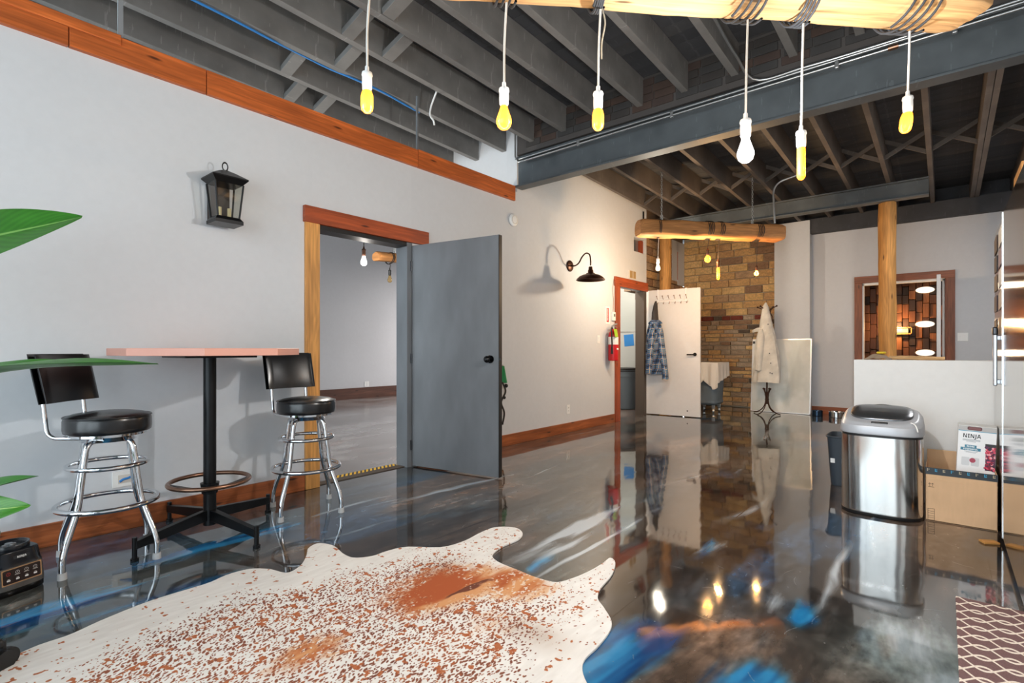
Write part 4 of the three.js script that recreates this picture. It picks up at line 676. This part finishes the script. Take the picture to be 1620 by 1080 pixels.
{
  const t = thing('cardboard_box', 'open brown cardboard box with dark printed tape, against the half wall', 'box', [0, 0, 0]);
  const x0 = -0.095, x1 = 0.24, z0 = -4.6, z1 = -4.2, h = 0.335;
  part('front_panel', span(x0, x1, 0, h, z1 - 0.005, z1, { r: 0.002 }), M.card, t);
  part('back_panel', span(x0, x1, 0, h + 0.06, z0, z0 + 0.005, { r: 0.002 }), M.card, t);
  part('side_panel', span(x0, x0 + 0.005, 0, h, z0, z1, { r: 0.002 }), M.card, t);
  part('side_panel', span(x1 - 0.005, x1, 0, h, z0, z1, { r: 0.002 }), M.card, t);
  part('bottom_panel', span(x0, x1, 0.002, 0.007, z0, z1), M.card, t);
  part('crease', span(x0, x1, 0.262, 0.265, z1, z1 + 0.0015), std(0xd8b48c, 0.8), t);
  const tt = canvasTex(512, 48, (c, w, hh) => { c.fillStyle = '#24272c'; c.fillRect(0, 0, w, hh); for (let k = 0; k < 9; k++) { c.fillStyle = k % 2 ? '#2a8fb8' : '#b0a084'; const x = k * 58 + 14; c.fillRect(x, 6, 7, 20); if (k % 3) c.fillRect(x, 20, 18, 6); c.fillRect(x + 12, 8, 5, 8); } });
  part('printed_tape', place(flat(new THREE.BoxGeometry(x1 - x0 + 0.002, 0.042, 0.002)), (x0 + x1) / 2, h - 0.019, z1 + 0.0012), new THREE.MeshStandardMaterial({ map: tt, roughness: 0.4 }), t);
  const ink = std(0x3a2c22, 0.8);
  part('arrow_mark', [span(-0.082, -0.052, 0.215, 0.217, z1, z1 + 0.001), ...[-0.074, -0.06].flatMap((x) => [span(x - 0.001, x + 0.001, 0.22, 0.24, z1, z1 + 0.001), box(0.009, 0.002, 0.001, x - 0.003, 0.237, z1 + 0.0005, { rz: 0.8 }), box(0.009, 0.002, 0.001, x + 0.003, 0.237, z1 + 0.0005, { rz: -0.8 })])], ink, t);
  const bar = [span(-0.084, -0.05, 0.006, 0.008, z1, z1 + 0.001), span(-0.084, -0.05, 0.078, 0.08, z1, z1 + 0.001), span(-0.084, -0.082, 0.006, 0.08, z1, z1 + 0.001), span(-0.052, -0.05, 0.006, 0.08, z1, z1 + 0.001)]; for (const y of [0.022, 0.034, 0.05, 0.062]) bar.push(span(-0.084, -0.05, y, y + 0.0015, z1, z1 + 0.001));
  part('print_frame', bar, ink, t);
}
{
  const t = thing('appliance_carton', 'white printed appliance carton standing inside the open cardboard box', 'carton', [0.133, 0.012, -4.42], 0.0); t.rotation.z = -0.04;
  const tex = canvasTex(512, 1024, (c, w, h) => {
    c.fillStyle = '#f3f4f6'; c.fillRect(0, 0, w, h); c.fillStyle = '#b9b7b6'; c.fillRect(0, 0, w, 86); c.fillStyle = '#5d2b2c'; c.beginPath(); c.roundRect(120, 10, 200, 62, 26); c.fill(); c.fillStyle = '#7c4a48'; c.beginPath(); c.roundRect(138, 22, 164, 40, 18); c.fill(); c.fillStyle = '#4fa3c4'; c.fillRect(0, 86, w, 10);
    c.fillStyle = '#23262b'; c.font = 'bold 98px sans-serif'; c.fillText('NINJA', 60, 212, 250);
    c.fillStyle = '#9aa0a6'; for (const y of [238, 256]) c.fillRect(62, y, 240, 10); c.fillRect(112, 276, 130, 8);
    c.fillStyle = '#3d7f99'; c.fillRect(96, 340, 160, 46); c.fillRect(40, 388, 274, 50); c.fillStyle = '#fff'; c.font = 'bold 38px sans-serif'; c.textAlign = 'center'; c.fillText('MORE', 176, 378); c.fillText('POWERFUL', 176, 427, 258); c.fillStyle = '#aeb4ba'; c.fillRect(92, 452, 180, 8); c.fillRect(112, 468, 140, 8);
    c.fillStyle = '#d5d8dc'; c.beginPath(); c.roundRect(60, 560, 110, 150, 18); c.fill(); c.beginPath(); c.roundRect(190, 560, 110, 150, 18); c.fill(); c.fillStyle = '#b04a5e'; c.beginPath(); c.arc(210, 610, 42, 0, 7); c.fill();
    c.fillStyle = '#2a2426'; c.fillRect(370, 290, 142, 60); c.fillStyle = '#6a1d2e'; c.fillRect(380, 340, 132, 420); const q = ['#c3203f', '#e0516a', '#3a1430', '#8e1733', '#f0a6ac', '#552045']; let s = 7; for (let k = 0; k < 150; k++) { s = (s * 16807) % 2147483647; const a = s / 2147483647; s = (s * 16807) % 2147483647; const b = s / 2147483647; c.fillStyle = q[k % 6]; c.beginPath(); c.arc(386 + a * 120, 350 + b * 400, 16 + (k % 3) * 4, 0, 7); c.fill(); }
  });
  part('carton_body', box(0.18, 0.59, 0.15, 0, 0.295, 0, { r: 0.002 }), M.white, t);
  part('front_print', place(flat(new THREE.PlaneGeometry(0.178, 0.36)), 0, 0.408, 0.0757), new THREE.MeshStandardMaterial({ map: tex, roughness: 0.35 }), t);
}
single('wood_offcut', 'small flat yellow wood offcut lying on the floor before the cardboard box', 'wood scrap', box(0.075, 0.012, 0.05, 0.19, 0.006, -3.93, { ry: 0.5, r: 0.002 }), M.post);

// ---------------------------------------------------------------- steel fridge
{
  const t = thing('steel_fridge', 'tall two-door stainless steel fridge at the right edge', 'fridge', [0, 0, 0]);
  const st = std(0xb9b6b2, 0.1, 1);
  part('cabinet', span(0.32, 1.1, 0.09, 1.82, -4.64, -2.82, { r: 0.006 }), st, t);
  part('toe_kick', span(0.36, 1.06, 0, 0.09, -4.6, -3.05), M.black, t);
  part('door', span(0.25, 0.315, 0.07, 1.835, -4.645, -3.955, { r: 0.008 }), st, t);
  part('door', span(0.245, 0.315, 0.035, 1.84, -3.945, -2.8, { r: 0.008 }), st, t);
  part('door_edge', span(0.242, 0.25, 0.035, 1.842, -3.962, -3.944), std(0xe6e6e6, 0.2, 0.8), t);
  const h = part('handle', [box(0.02, 0.31, 0.05, 0.228, 1.02, -4.2, { r: 0.008 }), box(0.03, 0.03, 0.028, 0.238, 1.15, -4.2, { r: 0.006 }), box(0.03, 0.03, 0.028, 0.238, 0.89, -4.2, { r: 0.006 })], std(0xc6ccd4, 0.25, 0.7), t);
  part('handle_cap', box(0.026, 0.05, 0.06, 0.228, 1.19, -4.2, { r: 0.01 }), M.darkSteel, h);
}
{
  const cols = [[0x4a3c38, 'dark brown'], [0xcfc9c0, 'pale grey'], [0x2a2a33, 'black'], [0x8c7a86, 'mauve'], [0x6d5a4a, 'brown'], [0xdad6d2, 'white'], [0x3d3440, 'plum'], [0xb7a79a, 'beige'], [0x252528, 'charcoal'], [0x957f6c, 'tan']]; let k = 0;
  for (const [row, y] of [['top row', 1.74], ['second row', 1.62], ['third row', 1.5], ['fourth row', 1.37], ['bottom row', 1.22]]) for (const [side, z] of [['far', -4.5], ['near', -4.16]]) {
    const [c, nm] = cols[k++]; single('fridge_photo', `${nm} photo card on the fridge door, ${row}, ${side} side`, 'photo', box(0.003, 0.1, 0.2, 0.2475, y, z, { r: 0.001, rx: rr(-0.06, 0.06) }), std(c, 0.5), 'photo cards on the fridge');
  }
}
{
  const t = thing('wooden_crate', 'yellow varnished wooden crate on top of the steel fridge', 'crate', [0.515, 1.822, -4.12]);
  for (const s of [-1, 1]) { part('side_board', span(s * 0.19 - 0.008, s * 0.19 + 0.008, 0, 0.28, -0.2, 0.2, { r: 0.003 }), M.post, t); part('end_board', span(-0.182, 0.182, 0, 0.25, s * 0.19 - 0.008, s * 0.19 + 0.008, { r: 0.003 }), M.post, t); }
  part('bottom_board', span(-0.18, 0.18, 0, 0.012, -0.18, 0.18), M.post, t);
}

{ // shop light over the kitchen, right of the frame
  const t = thing('kitchen_ceiling_light', 'long white shop light under the joists over the kitchen', 'ceiling light', [0.78, 3.14, -7.2]);
  part('housing', box(0.22, 0.06, 1.5, 0, 0.03, 0, { r: 0.01 }), M.white, t); part('diffuser', box(0.18, 0.02, 1.46, 0, -0.008, 0, { r: 0.005 }), glow(1, 0.96, 0.9, 1.6), t);
  for (const z of [-0.6, 0.6]) part('hanger', cyl(0.004, 0.004, 0.2, 0, 0.16, z, 6), M.zinc, t);
  const l = new THREE.RectAreaLight(new THREE.Color().setRGB(0.98, 0.97, 0.96), 60, 0.18, 1.46); l.rotation.x = -Math.PI / 2; l.position.y = -0.025; t.add(l);
}
// clutter on the half wall
{
  single('driftwood_strip', 'thin pale driftwood strip lying on top of the half wall', 'wood', loft(logRings([-0.32, 1.021, -4.76], [0.0, 1.018, -4.73], 30, 10, 0.014, rough(61, 0.5))), M.paleLog);
  single('folded_papers', 'crumpled brown paper heap on top of the half wall, before the log column', 'paper', sheet(14, 10, (u, v) => V(-0.47 + u * 0.17, 1.008 + 0.04 * Math.sin(Math.PI * clamp(u, 0, 1)) * (0.6 + 0.4 * Math.sin(v * 5)) + 0.004 * Math.sin(u * 17 + v * 9), -4.78 + v * 0.08), 0.004), std(0x9a8672, 0.8));
  single('yellow_tape_roll', 'small yellow tape roll on top of the half wall', 'tape', torus(0.022, 0.009, -0.365, 1.058, -4.74, Math.PI / 2), std(0xd9b81f, 0.5));
}

// ---------------------------------------------------------------- far end of the room
{ // leaning whiteboard
  const t = thing('whiteboard', 'large stained whiteboard leaning against the pillar and brick wall', 'whiteboard', [-2.17, 0.0, -9.73]); t.rotation.x = -0.1;
  const tex = dataTex(256, 256, (u, v) => { const a = fbm(u * 4, v * 4, 5, 801), b = fbm(u * 14, v * 5, 3, 811); return mix3([214, 216, 208], [234, 234, 228], sstep(0.3, 0.7, a)).map((q) => q * (0.95 + 0.06 * b)); }, 1, 1); tex.repeat.set(1, 1);
  part('panel', (() => { const g = flat(new THREE.BoxGeometry(0.9, 1.25, 0.012)); g.translate(0, 0.636, 0); return g; })(), new THREE.MeshStandardMaterial({ map: tex, roughness: 0.35 }), t);
  part('frame', [span(-0.465, -0.447, 0.004, 1.27, -0.012, 0.012), span(0.447, 0.465, 0.004, 1.27, -0.012, 0.012), span(-0.465, 0.465, 1.252, 1.27, -0.012, 0.013), span(-0.465, 0.465, 0.004, 0.02, -0.012, 0.012)], std(0xe8e8e8, 0.3, 0.4), t);
}
{ // coat stand
  const t = thing('coat_stand', 'brown bent-metal coat stand in front of the whiteboard', 'coat stand', [-2.29, 0, -9.4]);
  part('pole', [cyl(0.013, 0.013, 1.62, 0, 0.98, 0, 14)], M.bronze, t);
  for (let k = 0; k < 4; k++) { const a = 0.35 + k * Math.PI / 2, c = Math.cos(a), s = Math.sin(a), P = (r, y) => [c * r, y, s * r];
    part('leg', [tube([P(0.06, 0.42), P(0.03, 0.34), P(0.026, 0.22), P(0.06, 0.12), P(0.15, 0.04), P(0.24, 0.012)], 0.008, { n: 30, k: 8 }), sph(0.016, ...P(0.062, 0.425))], M.bronze, t);
    part('arm', [tube([P(0.015, 1.45), P(0.09, 1.55), P(0.1, 1.62), P(0.06, 1.7), P(0.09, 1.76), P(0.17, 1.8)], 0.008, { n: 30, k: 8 }), sph(0.015, ...P(0.172, 1.802))], M.bronze, t); }
  for (const y of [0.25, 0.32]) part('ring', torus(0.03, 0.006, 0, y, 0, Math.PI / 2, 0, 0, 20), M.bronze, t);
}
function hung(rows, sd, fold = 0.16, n = 44) {         // hanging cloth: rows of [y, cx, cz, rx, rz]
  const R = []; for (let i = 0; i < rows.length - 1; i++) for (let j = 0; j < 5; j++) R.push(rows[i].map((a, k) => lerp(a, rows[i + 1][k], j / 5))); R.push(rows[rows.length - 1]);
  return loft(R.map(([y, cx, cz, rx, rz], i) => { const q = []; for (let k = 0; k < n; k++) { const a = -k / n * Math.PI * 2, f = 1 + fold * (i / R.length) * (Math.sin(a * 5 + sd + i * 0.06) * 0.6 + Math.sin(a * 9 + sd * 2 - i * 0.09) * 0.4) + 0.08 * (fbm(Math.cos(a) * 2 + 7, i * 0.35 + Math.sin(a) * 2, 2, sd) - 0.5); q.push(V(cx + Math.cos(a) * rx * f, y + 0.006 * Math.sin(a * 3 + sd), cz + Math.sin(a) * rz * f)); } return q; }));
}
{
  const tex = dataTex(256, 256, (u, v) => { const a = fbm(u * 6, v * 6, 4, 821, 6, 6); const k = 0.92 + 0.16 * (a - 0.5); return [232 * k, 226 * k, 214 * k]; }, 0.5, 0.5);
  const m = std(0xffffff, 0.9, 0, { map: tex });
  const t = thing('white_coat', 'long cream white hooded coat hanging on the coat stand', 'coat', [-2.29, 0, -9.4]);
  const C = part('coat_body', hung([[1.86, -0.005, 0.06, 0.012, 0.012], [1.8, -0.01, 0.06, 0.045, 0.04], [1.66, -0.005, 0.06, 0.07, 0.06], [1.46, 0.0, 0.05, 0.1, 0.085], [1.3, 0.0, 0.05, 0.14, 0.1], [1.0, 0.01, 0.05, 0.18, 0.12], [0.7, 0.01, 0.05, 0.21, 0.13], [0.54, 0.0, 0.05, 0.215, 0.135]], 3), m, t);
  part('sleeve', hung([[1.42, -0.06, 0.15, 0.03, 0.03], [1.3, -0.055, 0.165, 0.058, 0.05], [1.05, -0.07, 0.18, 0.058, 0.05], [0.8, -0.085, 0.19, 0.052, 0.045], [0.74, -0.085, 0.19, 0.05, 0.044]], 7, 0.08), m, t);
  part('collar', sheet(10, 6, (u, v) => V(-0.05 - u * 0.15, 1.36 + 0.02 * Math.sin(u * 3) + v * 0.09 * (1 - u * 0.6), 0.1 + 0.03 * v), 0.008), m, t);
  part('badge', box(0.035, 0.04, 0.006, -0.15, 1.2, 0.2, { r: 0.003 }), M.black, t);
  for (const [x, y] of [[0.06, 1.34], [0.08, 1.02], [0.1, 0.86], [0.09, 0.7], [0.12, 0.69], [0.05, 1.5]]) part('button', sph(0.009, x, y, 0.175 - (y > 1.2 ? 0.04 : 0), 1, 1, 0.5), M.black, t);
}
{ // plaid jacket on the white door
  const tex = dataTex(512, 512, (u, v) => {
    const p = (t, n) => mod(t * n, 1), a = p(u, 3), b = p(v, 3); let c = [78, 118, 160];
    if (a < 0.34) c = mix3(c, [38, 62, 96], 0.6); if (b < 0.34) c = mix3(c, [38, 58, 88], 0.6); if (a > 0.62 && a < 0.8) c = mix3(c, [120, 134, 140], 0.5); if (b > 0.6 && b < 0.8) c = mix3(c, [128, 130, 128], 0.5);
    if (Math.abs(a - 0.48) < 0.022 || Math.abs(b - 0.48) < 0.022) c = [206, 184, 150]; if (Math.abs(a - 0.9) < 0.02 || Math.abs(b - 0.9) < 0.02) c = [150, 120, 92]; if (Math.abs(a - 0.17) < 0.03 || Math.abs(b - 0.17) < 0.03) c = [20, 22, 28];
    const w = (Math.floor(u * 512) + Math.floor(v * 512)) % 4 < 2 ? 0.94 : 1.05; return c.map((q) => q * w);
  }, 0.5, 0.5);
  const m = new THREE.MeshStandardMaterial({ map: tex, roughness: 0.95 });
  const t = thing('plaid_jacket', 'blue plaid jacket with dark hood hanging on the white door', 'jacket', [-3.64, 0, -8.0]);
  part('jacket_body', hung([[1.56, 0.0, 0, 0.05, 0.04], [1.5, 0.0, 0, 0.1, 0.055], [1.38, 0, 0, 0.14, 0.06], [1.1, 0.0, 0, 0.17, 0.062], [0.8, 0.0, 0, 0.185, 0.065], [0.68, -0.02, 0, 0.18, 0.065]], 5, 0.14), m, t);
  part('sleeve', hung([[1.5, 0.07, 0.04, 0.03, 0.03], [1.35, 0.11, 0.05, 0.05, 0.045], [1.0, 0.16, 0.06, 0.05, 0.045], [0.7, 0.2, 0.06, 0.048, 0.042], [0.6, 0.2, 0.06, 0.05, 0.042]], 9, 0.08), m, t);
  part('sleeve', hung([[1.5, -0.03, 0.05, 0.03, 0.03], [1.35, -0.02, 0.06, 0.05, 0.04], [1.0, -0.05, 0.07, 0.05, 0.04], [0.68, -0.08, 0.07, 0.046, 0.04]], 11, 0.08), m, t);
  part('hood', hung([[1.87, 0.015, 0.0, 0.012, 0.01], [1.8, 0.01, 0, 0.035, 0.03], [1.68, 0.0, 0, 0.05, 0.04], [1.54, 0, 0, 0.06, 0.045]], 13, 0.1), std(0x3a3634, 0.95), t);
  part('collar', hung([[1.56, 0, 0.01, 0.075, 0.045], [1.52, 0.0, 0.012, 0.115, 0.06], [1.5, 0.01, 0.012, 0.11, 0.058]], 15, 0.1), m, t);
}
{ // grey laundry tub on casters with a towel
  const t = thing('tub_cart', 'grey plastic tub on casters by the brick wall, half behind the white door', 'cart', [-3.16, 0, -9.12]);
  const se = (a, b, y) => { const r = []; for (let k = 0; k < 36; k++) { const q = -k / 36 * Math.PI * 2, c = Math.cos(q), s = Math.sin(q), f = Math.pow(Math.pow(Math.abs(c), 5) + Math.pow(Math.abs(s), 5), -0.2); r.push(V(c * f * a, y, s * f * b)); } return r; };
  part('tub', loft([se(0.17, 0.2, 0.14), se(0.2, 0.23, 0.16), se(0.205, 0.235, 0.19), se(0.195, 0.225, 0.22), se(0.225, 0.26, 0.82), se(0.24, 0.275, 0.825), se(0.24, 0.275, 0.85), se(0.22, 0.25, 0.85)]), M.greyPlastic, t);
  for (const [x, z] of [[0.13, 0.15], [-0.13, 0.15], [0.13, -0.15], [-0.13, -0.15]]) part('caster', [cyl(0.04, 0.04, 0.03, x, 0.04, z, 20, 0, 0.4, Math.PI / 2), box(0.05, 0.07, 0.03, x, 0.105, z, { r: 0.006 })], M.zinc, t);
  const c = thing('draped_towel', 'cream towel draped over the grey plastic tub', 'towel', [-3.16, 0, -9.12]);
  part('cloth_top', box(0.5, 0.012, 0.57, 0, 0.857, 0, { r: 0.005 }), M.cloth, c);
  part('cloth_front', sheet(40, 16, (u, v) => { const x = -0.25 + u * 0.5, hem = 0.3 + 0.1 * Math.abs(Math.sin(u * 5.2 + 0.4)) + (u > 0.8 ? 0.05 : 0); return V(x, 0.862 - v * hem, 0.287 + 0.014 * Math.sin(u * 26) * v + 0.006 * Math.sin(u * 11)); }, 0.006), M.cloth, c);
  part('cloth_side', sheet(24, 14, (u, v) => V(0.252 + 0.012 * Math.sin(u * 20) * v, 0.862 - v * (0.34 - 0.1 * u), 0.287 - u * 0.57), 0.006), M.cloth, c);
}
{ // pet bowls
  const mk = (lbl, x, z, r, m) => { const t = thing('pet_bowl', lbl, 'bowl', [x, 0, z], 0, 'bowls on the floor at the back'); part('bowl', lathe([[0, 0.004], [r * 0.95, 0], [r, 0.006], [r, 0.085], [r * 1.04, 0.09], [r * 0.97, 0.092], [r * 0.9, 0.03], [0, 0.02]], 28), m, t); };
  mk('blue-black bowl on the floor by the back wall baseboard', -1.6, -9.68, 0.08, std(0x33475e, 0.15, 0.7));
  mk('larger steel bowl on the floor by the back wall baseboard', -1.33, -9.68, 0.11, M.chrome);
}
// closet behind the second doorway
{
  const t = thing('furnace_cabinet', 'pale grey metal furnace cabinet inside the closet doorway', 'furnace', [0, 0, 0]);
  part('lower_cabinet', span(-5.25, -4.3, 0, 1.42, -9.55, -9.0, { r: 0.004 }), std(0xb9bebd, 0.5, 0.1), t);
  part('upper_duct', span(-5.22, -4.34, 1.425, 3.3, -9.53, -9.03, { r: 0.004 }), std(0xb4bab8, 0.5, 0.1), t);
  part('seam', span(-5.26, -4.3, 1.415, 1.43, -9.0, -8.99), M.zinc, t);
  part('blue_tape', box(0.2, 0.22, 0.004, -4.62, 1.26, -8.996, { rz: 0.08 }), M.blue, t);
  single('flue_pipe', 'white upright pipe beside the furnace cabinet in the closet', 'pipe', tube([[-4.98, 0.9, -8.9], [-4.98, 3.2, -8.9]], 0.035, { sharp: 0.1, n: 2, k: 14 }), M.white);
  const b = thing('closet_bin', 'grey lidded trash barrel with black rim inside the closet', 'trash can', [-4.52, 0, -8.62]);
  part('barrel', lathe([[0, 0], [0.19, 0], [0.2, 0.02], [0.235, 0.7], [0.24, 0.7], [0.24, 0.72], [0.22, 0.72], [0.19, 0.05], [0, 0.04]], 36), M.greyPlastic, b);
  part('rim_bag', [torus(0.235, 0.018, 0, 0.73, 0), cyl(0.238, 0.24, 0.06, 0, 0.715, 0, 36)], M.black, b);
  part('band', torus(0.232, 0.006, 0, 0.6, 0), M.greyPlastic, b);
  const l = new THREE.PointLight(0xfff1dd, 9, 0, 2); l.position.set(0, -0.1, 0); l.castShadow = true;
  const cl = thing('closet_lamp', 'bare bulb lamp high inside the closet', 'lamp', [-4.6, 2.9, -7.5]); part('bulb', sph(0.04, 0, -0.1, 0), BM.white, cl); part('cord', cyl(0.006, 0.006, 0.5, 0, 0.2, 0, 8), M.cordWhite, cl); cl.add(l);
}
// room beyond the back doorway: oval lamps and a square lamp on the wood-block wall
{
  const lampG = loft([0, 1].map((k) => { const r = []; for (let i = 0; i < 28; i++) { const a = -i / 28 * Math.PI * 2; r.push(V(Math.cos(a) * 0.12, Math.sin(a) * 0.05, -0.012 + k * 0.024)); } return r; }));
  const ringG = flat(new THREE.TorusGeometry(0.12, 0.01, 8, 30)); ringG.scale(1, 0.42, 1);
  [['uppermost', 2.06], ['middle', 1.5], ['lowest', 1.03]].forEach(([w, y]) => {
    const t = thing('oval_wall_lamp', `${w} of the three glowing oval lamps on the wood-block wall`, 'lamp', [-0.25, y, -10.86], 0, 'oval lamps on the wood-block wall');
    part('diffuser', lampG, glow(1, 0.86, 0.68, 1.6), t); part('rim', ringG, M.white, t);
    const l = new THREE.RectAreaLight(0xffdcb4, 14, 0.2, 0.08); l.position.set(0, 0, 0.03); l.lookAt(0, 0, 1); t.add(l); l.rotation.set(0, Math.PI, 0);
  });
  const t = thing('square_wall_lamp', 'glowing rectangular amber lamp on the wood-block wall beside the log column', 'lamp', [-0.6, 1.4, -10.86]);
  part('diffuser', box(0.26, 0.07, 0.02, 0, 0, 0, { r: 0.004 }), glow(1, 0.72, 0.28, 1.6), t); part('frame', [span(-0.18, 0.18, 0.045, 0.06, -0.01, 0.02), span(-0.18, 0.18, -0.06, -0.045, -0.01, 0.02), span(-0.18, -0.165, -0.06, 0.06, -0.01, 0.02), span(0.165, 0.18, -0.06, 0.06, -0.01, 0.02)], M.post, t);
  const l = new THREE.PointLight(0xffc88c, 1.2, 0, 2); l.position.set(0, 0.05, 0.15); l.castShadow = true; t.add(l);
}
// neighbouring room seen through the first doorway
{
  const k = thing('shop_ceiling_light', 'long white shop light under the joists of the neighbouring room', 'ceiling light', [-7.6, 3.1, -9.6]);
  part('housing', box(2.4, 0.06, 0.3, 0, 0.03, 0, { r: 0.01 }), M.white, k); part('diffuser', box(2.36, 0.02, 0.26, 0, -0.008, 0, { r: 0.005 }), glow(1, 0.96, 0.9, 1.6), k);
  for (const x of [-0.9, 0.9]) part('hanger', cyl(0.004, 0.004, 0.24, x, 0.18, 0, 6), M.zinc, k);
  const rl = new THREE.RectAreaLight(new THREE.Color().setRGB(1, 0.94, 0.91), 115, 2.36, 0.26); rl.rotation.x = -Math.PI / 2; rl.position.y = -0.025; k.add(rl);
  const t = thing('striped_floor_tape', 'yellow and black hazard tape across the first doorway floor', 'tape');
  const tex = canvasTex(512, 64, (c, w, h) => { c.fillStyle = '#e8b51c'; c.fillRect(0, 0, w, h); c.fillStyle = '#1a1a18'; for (let k = -2; k < 20; k++) { c.beginPath(); c.moveTo(k * 32, h); c.lineTo(k * 32 + 14, h); c.lineTo(k * 32 + 54, 0); c.lineTo(k * 32 + 40, 0); c.fill(); } });
  part('tape', place(flat(new THREE.BoxGeometry(0.66, 0.002, 0.075)), -3.955, 0.0025, -2.7, 0, Math.PI / 2, 0), new THREE.MeshStandardMaterial({ map: tex, roughness: 0.6 }), t);
  const a = [-5.5, 2.24, -3.9], b = [-5.66, 2.34, -5.0];
  const log3 = hangingLog('brown log hanging in the neighbouring room, seen through the first doorway', a, b, 0.075, M.log, 53, [[0.3, 3.4], [0.8, 3.4]], true);
  pendant('pendant_bulb', 'unlit clear bulb on black cord in the neighbouring room', 'bulbs in the neighbouring room', [a, b, 0.075, log3], 0.22, 2.0, { cord: M.cordDark, socket: M.black, wrap: M.cordDark, kind: 'classic', mat: 'off', turns: 2 });
  pendant('pendant_bulb', 'lit white bulb on dark cord in the neighbouring room', 'bulbs in the neighbouring room', [[-4.86, 2.75, -3.25], [-4.66, 2.75, -3.2], 0.02], 0.5, 2.03, { cord: M.cordDark, socket: M.bronze, wrap: M.cordDark, kind: 'classic', scale: 1.1, mat: 'white', light: 5, color: [1, 0.93, 0.84], turns: 2 });
}

renderer.render(scene, camera);
